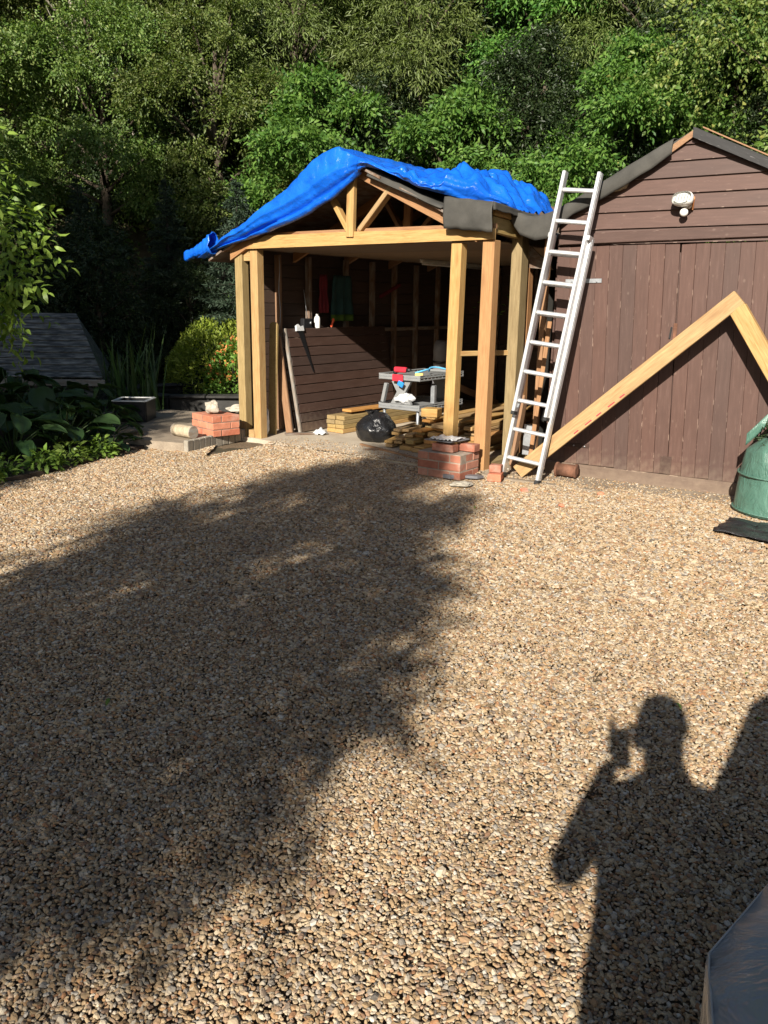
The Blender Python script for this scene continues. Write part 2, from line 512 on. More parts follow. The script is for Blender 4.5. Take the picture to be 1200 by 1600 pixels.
def sheet(name, grid, mat, parent=None, thick=.003, smooth=True):
    """grid[i][j] of world points -> thin solid cloth"""
    ni, nj = len(grid), len(grid[0])
    c = V(grid[0][0])
    vs = [V(p) - c for r in grid for p in r]
    fs = [(i * nj + j, (i + 1) * nj + j, (i + 1) * nj + j + 1, i * nj + j + 1) for i in range(ni - 1) for j in range(nj - 1)]
    o = link(name, pydata(name, vs, fs, smooth), mat, parent, Matrix.Translation(c))
    md = o.modifiers.new('thickness', 'SOLIDIFY'); md.thickness = thick; md.offset = 0
    return o
def nz(x, y, z=0): return noise.noise(V((x, y, z)))
def lerp_tab(tab, x):
    if x <= tab[0][0]: return tab[0][1]
    for (a, b), (c, d) in zip(tab, tab[1:]):
        if x <= c: return b + (d - b) * (x - a) / (c - a)
    return tab[-1][1]

# ------------------------------------------------------------------ ground and bank
DIPS = [(random.uniform(-.5, 1.2), random.uniform(1.5, 3.4), random.uniform(.022, .05), random.uniform(.014, .026)) for _ in range(34)]
DIPS += [(random.uniform(-2.5, 2.5), random.uniform(3.4, 7), random.uniform(.04, .1), random.uniform(.006, .015)) for _ in range(30)]
def yard_z(x, y):
    z = .020 * nz(x * .9, y * .9) + .011 * nz(x * 3.1, y * 3.1, 4) + .006 * nz(x * 8, y * 8, 9)
    for dx, dy, r, d in DIPS:
        q = ((x - dx) ** 2 + ((y - dy) * .8) ** 2) / (r * r)
        if q < 6: z -= d * math.exp(-q) - .35 * d * math.exp(-((x - dx - r) ** 2 + (y - dy - 1.6 * r) ** 2) / (r * r))
    return z
def bank_z(x, y):
    cu, cv = c_of((x, y))
    d = max(cv - 5.4, (y - 14.4) if x < 2 else -9)
    if d <= 0: return 0
    return .85 * d * min(1, .35 + d / 4) + .25 * nz(x * .5, y * .5, 3)
def build_ground():
    xs = np.concatenate([[-120, -60, -30, -18], np.arange(-12, 12.01, .6), [18, 30, 60, 120]])
    ys = np.concatenate([[-120, -60, -30, -15], np.arange(-9, 33.01, .6), [45, 60, 100]])
    vs, fs = [], []
    for y in ys:
        for x in xs:
            z = bank_z(x, y)
            vs.append((x, y, min(z, 16) - .03 if z > 0 else -.03))
    nx = len(xs)
    for j in range(len(ys) - 1):
        for i in range(nx - 1): fs.append((j * nx + i, j * nx + i + 1, (j + 1) * nx + i + 1, (j + 1) * nx + i))
    o = link('ground', pydata('ground', vs, fs, True), M['litter'])
    o['kind'] = 'structure'
build_ground()

BED = [(-3.9, 4.6), (-3.45, 6.0), (-3.16, 6.67), (-2.86, 7.23), (-2.62, 8.1), (-2.45, 8.45)]   # planting edge, left of which is soil
def bed_x(y): return lerp_tab([(b, a) for a, b in BED], y)
def in_yard(x, y, pad=0.0):
    if y > 3.5 and x < bed_x(y) - pad + .03 * nz(y * 5, 3) : return False
    if y <= 3.5 and x < -4.4: return False
    u, v = c_of((x, y))
    d = V((x, y, 0)) - S0
    su, sv = d.dot(SU), d.dot(SV)
    if su > -.1 and sv > -.36 + .16 * nz(su * 2.2, 5) - .05 * nz(su * 9, 7): return False
    if -2.5 < u <= .45 and v > -.10 + .12 * nz(u * 2, 1): return False
    if u <= -2.5 and v > -1.0 - (u + 2.5) * 1.3 + .06 * nz(u * 3, 8): return False
    return True
def build_yard():
    # the bed of the gravel, a fine sheet just above the ground
    xs = np.arange(-5.0, 5.01, .05); ys = np.arange(-6, 9.2, .05)
    vs, fs = [], []
    nx = len(xs)
    for y in ys:
        for x in xs: vs.append((x, y, yard_z(x, y) - .024 if y > .8 else -.024))
    for j in range(len(ys) - 1):
        for i in range(nx - 1):
            fs.append((j * nx + i, j * nx + i + 1, (j + 1) * nx + i + 1, (j + 1) * nx + i))
    o = link('gravel_yard', pydata('gravel_yard', vs, fs, True), M['gravel_ground'])
    o['kind'] = 'structure'
build_yard()

def build_gravel():
    pts, scl = [], []
    y = .75
    while y < 9.0:
        sp = .0096 if y < 2.6 else (.0115 if y < 4 else .0150)
        half = .56 * y + .5
        x = -half - 1.1
        while x < half + .5:
            px, py = x + random.uniform(-.5, .5) * sp, y + random.uniform(-.5, .5) * sp
            if in_yard(px, py):
                s = sp * random.choice((.44, .52, .58, .64, .72, .92)) * random.uniform(.85, 1.12)
                if random.random() < .010: s *= 1.6
                pts.append((px, py, yard_z(px, py) + random.uniform(-.002, .004))); scl.append(s)
            x += sp
        y += sp * .9
    # thin scatter of strays on slab, apron and path
    for _ in range(5200):
        q = random.random()
        if q < .35:
            p = Cp(random.uniform(-2.5, .1), -.12 + .5 * random.random() ** 2.2); zz = .026
        else:
            p = Sp(random.uniform(-.4, 2.9), -.46 + .44 * random.random() ** 2.0); zz = .006
        pts.append((p.x, p.y, zz)); scl.append(random.uniform(.004, .009))
    n = len(pts)
    me = bpy.data.meshes.new('gravel')
    me.vertices.add(n)
    me.vertices.foreach_set('co', np.array(pts, np.float32).ravel())
    a = me.attributes.new('pscale', 'FLOAT_VECTOR', 'POINT')
    s = np.array(scl, np.float32)[:, None] * RNG.uniform([.8, .6, .34], [1.4, 1.0, .66], (n, 3))
    a.data.foreach_set('vector', s.astype(np.float32).ravel())
    a = me.attributes.new('protate', 'FLOAT_VECTOR', 'POINT')
    r = RNG.uniform([-.5, -.5, 0], [.5, .5, 6.28], (n, 3))
    a.data.foreach_set('vector', r.astype(np.float32).ravel())
    o = link('gravel', me, None)
    tag(o, 'tan and cream gravel spread over the whole yard', 'gravel', kind='stuff')
    ng = bpy.data.node_groups.new('gravel_scatter', 'GeometryNodeTree')
    ng.interface.new_socket('Geometry', in_out='INPUT', socket_type='NodeSocketGeometry')
    ng.interface.new_socket('Geometry', in_out='OUTPUT', socket_type='NodeSocketGeometry')
    N = ng.nodes.new; L = ng.links.new
    gi, go = N('NodeGroupInput'), N('NodeGroupOutput')
    jn = N('GeometryNodeGeometryToInstance')
    for k in range(6):
        ico = N('GeometryNodeMeshIcoSphere'); ico.inputs['Subdivisions'].default_value = 2
        sp = N('GeometryNodeSetPosition')
        no = N('ShaderNodeTexNoise'); no.inputs['Scale'].default_value = 1.1; no.inputs['Detail'].default_value = 1.5
        ps = N('GeometryNodeInputPosition')
        ad = N('ShaderNodeVectorMath'); ad.operation = 'ADD'; ad.inputs[1].default_value = (k * 7.3, k * 3.1, 1)
        L(ps.outputs[0], ad.inputs[0]); L(ad.outputs[0], no.inputs['Vector'])
        sb = N('ShaderNodeVectorMath'); sb.operation = 'SUBTRACT'; sb.inputs[1].default_value = (.5, .5, .5)
        L(no.outputs['Color'], sb.inputs[0])
        sc_ = N('ShaderNodeVectorMath'); sc_.operation = 'SCALE'; sc_.inputs['Scale'].default_value = 1.5
        L(sb.outputs[0], sc_.inputs[0])
        L(ico.outputs['Mesh'], sp.inputs['Geometry']); L(sc_.outputs[0], sp.inputs['Offset'])
        L(sp.outputs[0], jn.inputs[0])
    ip = N('GeometryNodeInstanceOnPoints')
    L(gi.outputs[0], ip.inputs['Points']); L(jn.outputs[0], ip.inputs['Instance'])
    ip.inputs['Pick Instance'].default_value = True
    rv = N('FunctionNodeRandomValue'); rv.data_type = 'INT'; rv.inputs['Min'].default_value = 0; rv.inputs['Max'].default_value = 5
    ri_out = [q for q in rv.outputs if q.type == 'INT'][0]
    for q in rv.inputs:
        if q.type == 'INT' and q.name == 'Min': q.default_value = 0
        if q.type == 'INT' and q.name == 'Max': q.default_value = 5
    L(ri_out, ip.inputs['Instance Index'])
    for nm, sock in (('pscale', 'Scale'), ('protate', 'Rotation')):
        na = N('GeometryNodeInputNamedAttribute'); na.data_type = 'FLOAT_VECTOR'; na.inputs['Name'].default_value = nm
        L(na.outputs[0], ip.inputs[sock])
    sm = N('GeometryNodeSetMaterial'); sm.inputs['Material'].default_value = M['pebble']
    L(ip.outputs[0], sm.inputs['Geometry']); L(sm.outputs[0], go.inputs[0])
    o.modifiers.new('scatter', 'NODES').node_group = ng
    me.materials.append(M['pebble'])
build_gravel()

# concrete floor of the open bay, apron before the doors, raised path with kerb
def slab(name, poly, z, mat, z0=-.06, wob=0):
    pts = []
    n = len(poly)
    for i in range(n):
        a, b = V(poly[i]), V(poly[(i + 1) % n])
        k = max(1, int((b - a).length / .12)) if wob else 1
        for j in range(k):
            p = a.lerp(b, j / k)
            if wob: p += V((nz(p.x * 4, p.y * 4) * wob, nz(p.x * 4, p.y * 4, 7) * wob, 0))
            pts.append(V((p.x, p.y, 0)))
    o = prism(name, pts, V((0, 0, z0)), V((0, 0, z)), mat)
    o['kind'] = 'structure'
    return o
slab('garage_floor', [Cp(-3.05, -.02), Cp(.08, -.16), Cp(.08, 4.8), Cp(-3.05, 4.8)], .024, M['concrete'], wob=.03)
slab('concrete_apron', [Sp(-.55, -.50), Sp(.3, -.52), Sp(1.2, -.48), Sp(3.4, -.55), Sp(3.4, .02), Sp(-.47, .02)], .002, M['apron'], wob=.06)
PATH = [(-2.04, 8.27, 0), (-1.84, 8.72, 0), (-1.63, 9.07, 0), (-1.40, 9.55, 0), (-1.72, 10.35, 0), (-2.9, 10.9, 0), (-4.2, 10.2, 0), (-3.0, 8.6, 0)]
slab('raised_path', PATH, .082, M['apron'])
kerb = thing('path_kerb', 'row of small grey concrete kerb blocks edging the raised path', 'kerb', (-2.04, 8.27, 0))
kp = [V(p) for p in PATH[:4]]
acc = []
for a, b in zip(kp, kp[1:]):
    n = max(1, round((b - a).length / .105))
    for i in range(n):
        p = a.lerp(b, (i + .5) / n); d = (b - a).normalized()
        acc.append((p, d))
for i, (p, d) in enumerate(acc):
    sidev = V((d.y, -d.x, 0)) * .022
    q = p + sidev + V((0, 0, (.040 + random.uniform(-.005, .008))))
    L = .094
    beam('kerb_block', q - d * L / 2, q + d * L / 2 + V((0, 0, random.uniform(-.004, .004))), .055, .13, M['kerb'], kerb, bev=.006)
o = slab('planting_bed', [(-9, 3, 0)] + [(a - .02, b, 0) for a, b in BED] + [(-2.9, 8.7, 0), (-4.2, 10.3, 0), (-2.9, 11.1, 0), (-1.5, 10.8, 0), (-1.6, 14.4, 0), (-9, 14.4, 0)], .03, M['soil'])

# ------------------------------------------------------------------ open timber garage bay
RIDGE_U, RIDGE_Z, RS = -1.47, 2.80, .47
def roof_z(u): return RIDGE_Z - RS * abs(u - RIDGE_U)
bay = thing('open_garage_bay', 'open timber-framed garage bay being rebuilt with new pale posts and gable truss', 'garage', Cp(-1.5, 0, 0))
post('post', Cp(-2.98, .05, .02), 0, .105, .10, CU, M['green'], bay, Cp(-2.98, .05, 2.008))
post('post', Cp(-2.757, .05, .02), 0, .105, .10, CU, M['new'], bay, Cp(-2.757, .05, 2.008))
post('post', Cp(-.33, .05, .024), 0, .105, .10, CU, M['new'], bay, Cp(-.297, .05, 2.003))
post('post', Cp(.012, .05, .0), 0, .115, .11, CU, M['orange'], bay, Cp(.024, .05, 2.02))
post('post', Cp(-.01, .66, .055), 0, .105, .14, CU, M['green'], bay, Cp(.02, .60, 2.215))
post('old_stud', Cp(0, .86, .06), 0, .05, .09, CU, M['truss'], bay, Cp(.02, .80, 1.90))
for v in (1.5, 2.2, 2.9, 3.6, 4.3): post('old_stud', Cp(0, v, .06), 0, .05, .09, CU, M['old'], bay, Cp(0, v, 2.0))
beam('sole_plate', Cp(-.01, .12, .038), Cp(-.01, 1.0, .038), .11, .07, M['green'], bay)
beam('sole_plate', Cp(-2.90, .05, .055), Cp(-2.815, .05, .055), .1, .10, M['new'], bay)
beam('top_spacer', Cp(-2.924, .06, 1.95), Cp(-2.813, .06, 1.95), .07, .11, M['new'], bay)
beam('corner_rail', Cp(-.285, .075, 1.05), Cp(-.04, .60, 1.05), .045, .045, M['new'], bay)
# tie beam with its feathered left end
bo = [(-2.83, 2.012), (.078, 2.022), (.078, 2.112), (-1.4, 2.135), (-2.55, 2.135)]
prism('tie_beam', [Cp(u, 0, z) for u, z in bo], CV * -.035, CV * .015, M['new'], bay, axis=CU)
bo = [(-2.70, 2.138), (.06, 2.115), (.06, 2.155), (-1.4, 2.165), (-2.5, 2.165)]
prism('tie_beam', [Cp(u, 0, z) for u, z in bo], CV * .02, CV * .07, M['truss'], bay, axis=CU)
beam('side_plate', Cp(.02, .03, 2.15), Cp(.02, .53, 2.13), .05, .13, M['green'], bay)
beam('side_plate', Cp(.02, .68, 2.06), Cp(.02, 4.7, 2.06), .05, .10, M['old'], bay)
beam('packing_strip', Cp(.045, .02, 2.245), Cp(.045, .56, 2.225), .03, .05, M['new'], bay)
def truss(v, m1, m2, th=.045):
    for s in (-1, 1):
        e = RIDGE_U + (-1.60 if s < 0 else 1.38)
        ends = [(RIDGE_U, RIDGE_Z - .045), (e, roof_z(e) - .045), (e, roof_z(e) - .145), (RIDGE_U, RIDGE_Z - .145)]
        ends = [(u + s * .004, z) for u, z in ends]
        prism('rafter', [Cp(u, v, z) for u, z in ends], CV * -th / 2, CV * th / 2, m1, bay, axis=CU * s - ZZ * RS)
    post('king_post', Cp(-1.446, v - .03, 2.085), 0, .085, .05, CU, m2, bay, Cp(-1.428, v - .03, 2.66))
    beam('strut', Cp(-1.50, v + .02, 2.15), Cp(-1.76, v + .02, 2.53), .045, .075, m2, bay, CV)
    beam('strut', Cp(-1.36, v + .02, 2.15), Cp(-.99, v + .02, 2.52), .045, .085, m2, bay, CV)
truss(.0, M['truss'], M['new'])
for tv in (.95, 1.9, 2.85, 3.8): truss(tv, M['truss'], M['truss'])
# roof boards
for s in (-1, 1):
    for k in range(9 if s < 0 else 7):
        a, b = .01 + k * .205, .01 + k * .205 + .198
        q = [(RIDGE_U + s * a, roof_z(RIDGE_U + s * a) - .04), (RIDGE_U + s * b, roof_z(RIDGE_U + s * b) - .04),
             (RIDGE_U + s * b, roof_z(RIDGE_U + s * b) - .018), (RIDGE_U + s * a, roof_z(RIDGE_U + s * a) - .018)]
        prism('roof_board', [Cp(u, 0, z) for u, z in q], CV * (-.09 + random.uniform(-.03, .02)), CV * 4.95, M['old'], bay, axis=CV)
# ceiling panels on the ties
for k in range(4):
    beam('ceiling_panel', Cp(-2.9, .72 + k * 1.10, 2.03), Cp(-.06, .72 + k * 1.10, 2.03), 1.085, .012, M['ply'], bay)
# left wall: outer boards with studs inside, back wall, right wall
def lap_wall(parent, A, B, z0, z1, dz, mat, out, lap=.02, name='wall_board', jit=.004):
    n = int(round((z1 - z0) / dz))
    for i in range(n):
        zb = z0 + i * dz
        off = out * (.010 + random.uniform(0, jit))
        p0, p1 = V(A) + ZZ * (zb + dz / 2) + off, V(B) + ZZ * (zb + dz / 2) + off
        beam(name, p0, p1, .018, dz - .006, mat, parent, bev=.003)
lap_wall(bay, Cp(-3.03, .12), Cp(-3.03, 4.8), .05, 2.03, .1415, M['inner'], CU * -1)
lap_wall(bay, Cp(-3.0, 4.82), Cp(.0, 4.82), .05, 2.75, .142, M['inner'], CV)
lap_wall(bay, Cp(.05, 1.05), Cp(.05, 4.75), .06, 2.03, .1415, M['inner'], CU)
for A_, B_, o_, h_ in ((Cp(-3.068, .14), Cp(-3.068, 4.9), CU * -1, 2.1), (Cp(-3.05, 4.86), Cp(.1, 4.86), CV, 2.75), (Cp(.088, 1.06), Cp(.088, 4.8), CU, 2.1)):
    beam('light_stop_sheet', A_ + ZZ * (h_ / 2 + .01), B_ + ZZ * (h_ / 2 + .01), .008, h_, M['felt'], bay, bev=0)  # sheets added behind the boards to block light leaking through their gaps
for v in (.62, 1.14, 1.85, 2.40, 2.90, 3.43, 4.0, 4.5): post('wall_stud', Cp(-2.985, v, .03), 0, .07, .045, CU, M['old'] if v > 1 else M['truss'], bay, Cp(-2.985, v, 1.99))
beam('wall_rail', Cp(-2.985, .64, 1.14), Cp(-2.985, 4.7, 1.14), .05, .045, M['old'], bay)
for u in (-2.4, -1.8, -1.2, -.6): post('wall_stud', Cp(u, 4.78, .03), 0, .045, .06, CU, M['old'], bay, Cp(u, 4.78, 2.0))
prism('gusset_plate', [Cp(.06, .70, 1.93), Cp(.06, .70, 2.02), Cp(.30, .70, 1.82)], CV * 0, CV * .02, M['old'], bay)
prism('gusset_plate', [Cp(.06, .70, 2.0), Cp(.06, .70, 1.82), Cp(.30, .70, 1.80)], CV * .022, CV * .04, M['old'], bay)

# workshop shelf on the left wall
sf = thing('wall_shelf', 'narrow timber shelf along the left inner wall behind the leaning panel', 'shelf', Cp(-2.85, 1.3, 1.10))
beam('shelf_board', Cp(-2.91, .75, 1.165), Cp(-2.91, 2.1, 1.165), .075, .022, M['truss'], sf)
for v in (.9, 1.9): beam('bracket', Cp(-2.945, v, 1.10), Cp(-2.90, v, 1.13), .03, .03, M['old'], sf)

# ------------------------------------------------------------------ brown shed with double doors
shed = thing('brown_shed', 'brown painted wooden shed with double board doors and overlapping gable boards', 'shed', Sp(1, 0, 0))
PK = (1.0, 2.815)
def vz(u): return PK[1] - (.52 if u < PK[0] else .47) * abs(u - PK[0])
zs = [1.985, 2.106, 2.237, 2.357, 2.477, 2.598, 2.712, 2.83]
for a, b in zip(zs, zs[1:]):
    lo, hi = a + .002, b + .016
    def lim(z, s):
        return max(-.06, PK[0] - (PK[1] - .03 - z) / .52) if s < 0 else min(2.08, PK[0] + (PK[1] - .03 - z) / .47)
    hi = min(hi, PK[1] - .032)
    l0, l1, r0, r1 = lim(lo, -1), lim(hi, -1), lim(hi, 1), lim(lo, 1)
    poly = [(l0, lo), (r1, lo), (r0, hi), (l1, hi)]
    # overlapping boards: bottom stands proud, top tucked in
    vsr, n = [], len(poly)
    c = Sp((l0 + r1) / 2, 0, (lo + hi) / 2)
    for d0, d1 in ((-.030, -.008), (-.012, .010)):
        for (u, z) in poly:
            t = (z - lo) / (hi - lo)
            vsr.append(Sp(u, d0 + (d1 - d0) * t, z) - c)
    fs = [(0, 1, 2, 3), (7, 6, 5, 4)] + [(i, i + 4, (i + 1) % 4 + 4, (i + 1) % 4) for i in range(4)]
    me = pydata('gable_board', [Matrix.Rotation(-SA, 3, 'Z') @ q for q in vsr], fs)
    link('gable_board', me, M['shed'], shed, Matrix.Translation(c) @ Matrix.Rotation(SA, 4, 'Z'))
beam('lintel', Sp(-.05, -.035, 2.032), Sp(2.1, -.035, 2.062), .035, .082, M['shed'], shed)
for u0, u1 in ((-.055, .0), (2.01, 2.07)): post('door_post', Sp((u0 + u1) / 2, .03, 0), 0, .06, .06, SU, M['shed'], shed, Sp((u0 + u1) / 2, .03, 1.98))
beam('threshold', Sp(-.06, -.005, .055), Sp(2.1, -.005, .055), .05, .11, M['sill'], shed)
def door_leaf(ua, ub, lean, name):
    d = link(name, box_mesh(ub - ua - .05, .02, 1.75, .002, 0, M['shed']), M['shed'], shed, frame(Sp(ua + .025, .035, 1.04), Sp(ub - .025, .035, 1.04)))
    n = 9
    wdt = (ub - ua) / n
    for i in range(n):
        u = ua + (i + .5) * wdt
        pr = random.uniform(-.003, .003)
        t = Sp(u + lean * 1.85, -.002 + pr, 1.975 + (.012 * (u - ua) if lean < 0 else .02) + random.uniform(-.004, .004))
        b = Sp(u, -.002 + pr, .112 + random.uniform(-.004, .003))
        post('door_board', b, 0, wdt - .0018, .019, SU, M['shed_door'], d, t, .0018)
    return d
d1 = door_leaf(.0, 1.03, -.040, 'door')
d2 = door_leaf(1.034, 2.03, -.034, 'door')
beam('latch', Sp(.985, -.018, 1.22), Sp(.985, -.018, 1.36), .012, .03, M['rust'], d1, SU)
beam('keyhole_slot', Sp(.945, -.016, 1.235), Sp(.955, -.016, 1.33), .010, .014, M['rubber'], d1, SU)
for z in (.275, 1.69):
    beam('strap_hinge', Sp(.02, -.018, z), Sp(.34, -.018, z + .006), .006, .035, M['steel'] if z > 1 else M['shed_dark'], d1)
    for u in (.08, .2, .3): lathe('hinge_bolt', [(.007, 0), (.007, .006), (.003, .009)], M['steel'], d1, Matrix.Translation(Sp(u, -.021, z)) @ SV.to_track_quat('-Z', 'Y').to_matrix().to_4x4(), 8)
beam('metal_patch', Sp(.97, -.018, .19), Sp(1.06, -.018, .19), .004, .15, M['shed_dark'], d1)
lap_wall(shed, Sp(-.07, .03), Sp(-.07, 4.6), .05, 2.2, .12, M['shed'], SU * -1)
lap_wall(shed, Sp(2.09, .03), Sp(2.09, 4.6), .05, 2.2, .12, M['shed'], SU)
lap_wall(shed, Sp(-.05, 4.62), Sp(2.07, 4.62), .05, 2.25, .12, M['shed'], SV)
post('corner_stud', Sp(-.20, .03, .02), 0, .05, .05, SU, M['truss'], shed, Sp(-.175, .03, 2.07))
for s, e in ((-1, -.16), (1, 2.18)):
    q = [(PK[0], PK[1] - .03), (e, vz(e) - .03), (e, vz(e)), (PK[0], PK[1])]
    q = [(u + s * .003, z) for u, z in q]
    prism('roof_slope', [Sp(u, 0, z) for u, z in q], SV * -.05, SV * 4.7, M['felt'], shed)
q = [(PK[0] - .01, PK[1] + .012), (2.22, vz(2.22) + .012), (2.22, vz(2.22) - .062), (PK[0] - .01, PK[1] - .062)]
prism('barge_board', [Sp(u, 0, z) for u, z in q], SV * -.082, SV * -.054, M['barge'], shed, axis=SU - ZZ * .47)
q = [(PK[0] - .012, PK[1] - .004), (.80, vz(.80) - .02), (.80, vz(.80) - .075), (PK[0] - .012, PK[1] - .055)]
prism('bare_barge_end', [Sp(u, 0, z) for u, z in q], SV * -.052, SV * -.034, M['truss'], shed)
q = [(PK[0] + .05, PK[1] + .004), (2.15, vz(2.15) + .012), (2.15, vz(2.15) + .022), (PK[0] + .05, PK[1] + .014)]
prism('roof_batten', [Sp(u, 0, z) for u, z in q], SV * -.045, SV * .02, M['truss'], shed)

# dark infill between the two bays
inf = thing('infill_wall', 'old dark board infill in the gap between open bay and brown shed', 'wall', Cp(.3, .95, 0))
lap_wall(inf, Cp(.09, 1.25), Cp(.47, 1.25), .0, 2.1, .14, M['shed_dark'], CV)

# ------------------------------------------------------------------ blue tarpaulin
def crumple(u, v, s):
    a = nz(u * 2.3 + 3, v * 2.3, s) * .55
    wx, wy = u + .25 * nz(u * 1.7, v * 1.7, 9 + s), v + .25 * nz(u * 1.7, v * 1.7, 5 + s)
    a += .55 * (abs(nz(wx * 4.1, wy * 3.3, 2 + s)) * 2 - .5)
    a += .34 * (abs(nz(wx * 8.3, wy * 7.1, 4 + s)) * 2 - .5)
    a += .13 * (abs(nz(wx * 16 + .4 * nz(u * 9, v * 9), wy * 13, 6 + s)) * 2 - .5)
    return a
def build_tarp():
    FR = [(-3.62, 1.955), (-3.3, 1.985), (-2.9, 2.065), (-2.53, 2.135), (-2.2, 2.215), (-1.85, 2.315), (-1.62, 2.42), (-1.48, 2.50), (-1.32, 2.60), (-1.18, 2.68), (-1.0, 2.63), (-.6, 2.46), (-.3, 2.37), (.02, 2.33)]
    nu, nf, nv = 230, 26, 90
    grid = []
    for i in range(nu + 1):
        t = i / nu
        u = -3.37 + 3.39 * t
        right = max(0, min(1, (u + 1.25) / .5))
        left_end = max(0, min(1, (-3.15 - u) / .4))
        row = []
        vfr = -.15 + .03 * nz(u * 3, 1) + (.03 if u > -1.2 else 0) + max(0, u + .62) * .85
        def top(u, v):
            z = roof_z(u) + .018
            if abs(u - RIDGE_U) < .22: z -= (.22 - abs(u - RIDGE_U)) * .12      # soft over the ridge
            amp = .024 + .085 * right
            z += .03 + amp * .5 + amp * crumple(u, v, 1)
            hump = math.exp(-((u + .33) / .30) ** 2) * (.5 + .5 * math.tanh((v - .05) / .18)) * (.5 - .5 * math.tanh((v - 1.75) / .18))
            z += (.29 * hump) * (1 + .55 * crumple(u * .8, v * .9, 7)) + .05 * right * (1 - hump)
            if u < RIDGE_U: z += .07 * math.exp(-((u + 1.75) / .3) ** 2)
            z -= left_end * .06
            return z
        ztop = top(u, vfr)
        zb = min(lerp_tab(FR, u), ztop - .012)
        for j in range(nf):
            q = j / nf
            belly = math.sin(q * math.pi) * .05 + .03 * nz(u * 5 + q * 2.2, q * 3, 2) * (1 - q)
            z = zb + (ztop - zb) * q
            gq = .20 + .05 * nz(u * 1.5, 3)
            fold = (.045 * math.exp(-((q - gq) / .055) ** 2) - .03 * math.exp(-((q - gq * .5) / .08) ** 2) - .02 * math.exp(-((q - .55 - .25 * nz(u * .9, 7)) / .06) ** 2)) * max(0, min(1, (-1.25 - u) / .3))
            row.append(Cp(u + .03 * nz(q * 4, u * 3), vfr + .05 * (1 - q) * (1 if u < -1.25 else .1) - belly + fold + .022 * crumple(u * .8, q * .35 + u * .3, 12), z))
        for j in range(nv + 1):
            q = j / nv
            vend = 2.35 + .25 * nz(u * 2, 6)
            if u > -.6: vend = 1.95 - .35 * (u + .6) + .12 * nz(u * 4, 3)
            v = vfr + (vend - vfr) * q
            row.append(Cp(u + .04 * right * nz(v * 5, u * 5, 8), v, top(u, v)))
        grid.append(row)
    # pinched tail past the left eave
    o = sheet('blue_tarpaulin', grid, M['tarp'], None, .004)
    tag(o, 'crumpled bright blue tarpaulin thrown over the open bay roof', 'tarpaulin')
    for k, (du, dz) in enumerate(((0, 0),)):
        g2 = []
        for i in range(18):
            t = i / 17
            r = (.03 + .08 * (1 - t) ** 1.2 + .03 * max(0, t - .7) / .3) * (1 + .12 * math.sin(i * 2.1))
            row = []
            for j in range(15):
                a = 2 * math.pi * j / 14
                rr = r * (1 + .35 * nz(math.cos(a) * 2, math.sin(a) * 2, t * 4))
                row.append(Cp(-3.20 - .44 * t, -.13 + rr * math.sin(a) * .7, 2.075 - .13 * t + rr * math.cos(a)))
            g2.append(row)
        sheet('tied_corner', g2, M['tarp'], o, .004)
build_tarp()

# roofing felt on the right corner of the bay, and over the valley up the shed verge
def build_felt():
    grid = []
    for i in range(27):
        t = i / 26
        u = -.355 + .475 * t
        row = []
        zt = 2.375 - .065 * t + .008 * nz(t * 5, 1)
        zb = 2.118 - .045 * t + .012 * nz(t * 6, 2)
        for j in range(9):
            q = j / 8
            row.append(Cp(u + .008 * (1 - q) * nz(q * 3, 2), -.125 - .02 * math.sin(q * 3) + .016 * nz(t * 3, q * 2, 5), zb + (zt - zb) * q))
        for j in range(1, 12):
            q = j / 11
            v = -.135 + .82 * q
            row.append(Cp(u, v, zt - .008 + .014 * nz(t * 3, q * 4, 9) - .05 * q * (t ** 2)))
        grid.append(row)
    a = sheet('roofing_felt', grid, M['felt'], None, .004)
    tag(a, 'stiff grey roofing felt flap folded over the front right corner of the open bay', 'roofing felt')
    # fold-down along the right side
    grid = []
    for i in range(16):
        v = -.125 + .80 * i / 15
        row = []
        for j in range(6):
            q = j / 5
            row.append(Cp(.122 + .010 * nz(v * 4, q), v, 2.315 - .055 * i / 15 - q * (.065 - .02 * i / 15 + .02 * nz(v * 9, 3))))
        grid.append(row)
    sheet('side_flap', grid, M['felt'], a, .004)
    ZT = [(-.50, 2.30), (-.36, 2.235), (-.25, 2.225), (-.1, 2.262), (.064, 2.342), (.49, 2.565), (.85, 2.752)]
    ZB = [(-.50, 2.20), (-.40, 2.08), (-.25, 2.03), (-.08, 2.05), (-.03, 2.15), (.064, 2.225), (.30, 2.33), (.487, 2.425), (.70, 2.545), (.848, 2.645)]
    grid = []
    for i in range(55):
        u = -.50 + 1.35 * i / 54
        zt, zb = lerp_tab(ZT, u) + .006 * nz(u * 6, 2), lerp_tab(ZB, u) + .006 * nz(u * 9, 4)
        row = []
        for j in range(7):
            q = j / 6
            row.append(Sp(u, -.092 - .015 * math.sin(q * 3.1) + .02 * nz(u * 3, q), zb + (zt - zb) * q))
        for j in range(1, 11):
            q = j / 10
            row.append(Sp(u, -.092 + 1.1 * q, zt + .006 + .012 * nz(u * 3, q * 4, 6)))
        grid.append(row)
    b = sheet('roofing_felt', grid, M['felt'], None, .004)
    tag(b, 'grey roofing felt dipping into the valley and running up the shed verge', 'roofing felt')
    # strip by the ridge under the tarpaulin
    grid = []
    for i in range(20):
        u = -1.20 + .80 * i / 19
        row = [Cp(u, -.115 + .35 * j / 6, roof_z(u) + .004 + (-.075 if j == 0 else 0) * (1 - i / 24) + .006 * nz(u * 5, j)) for j in range(7)]
        grid.append(row)
    cst = sheet('roofing_felt', grid, M['felt'], None, .004)
    tag(cst, 'narrow grey felt strip lapping the right rafter just below the ridge', 'roofing felt')
build_felt()

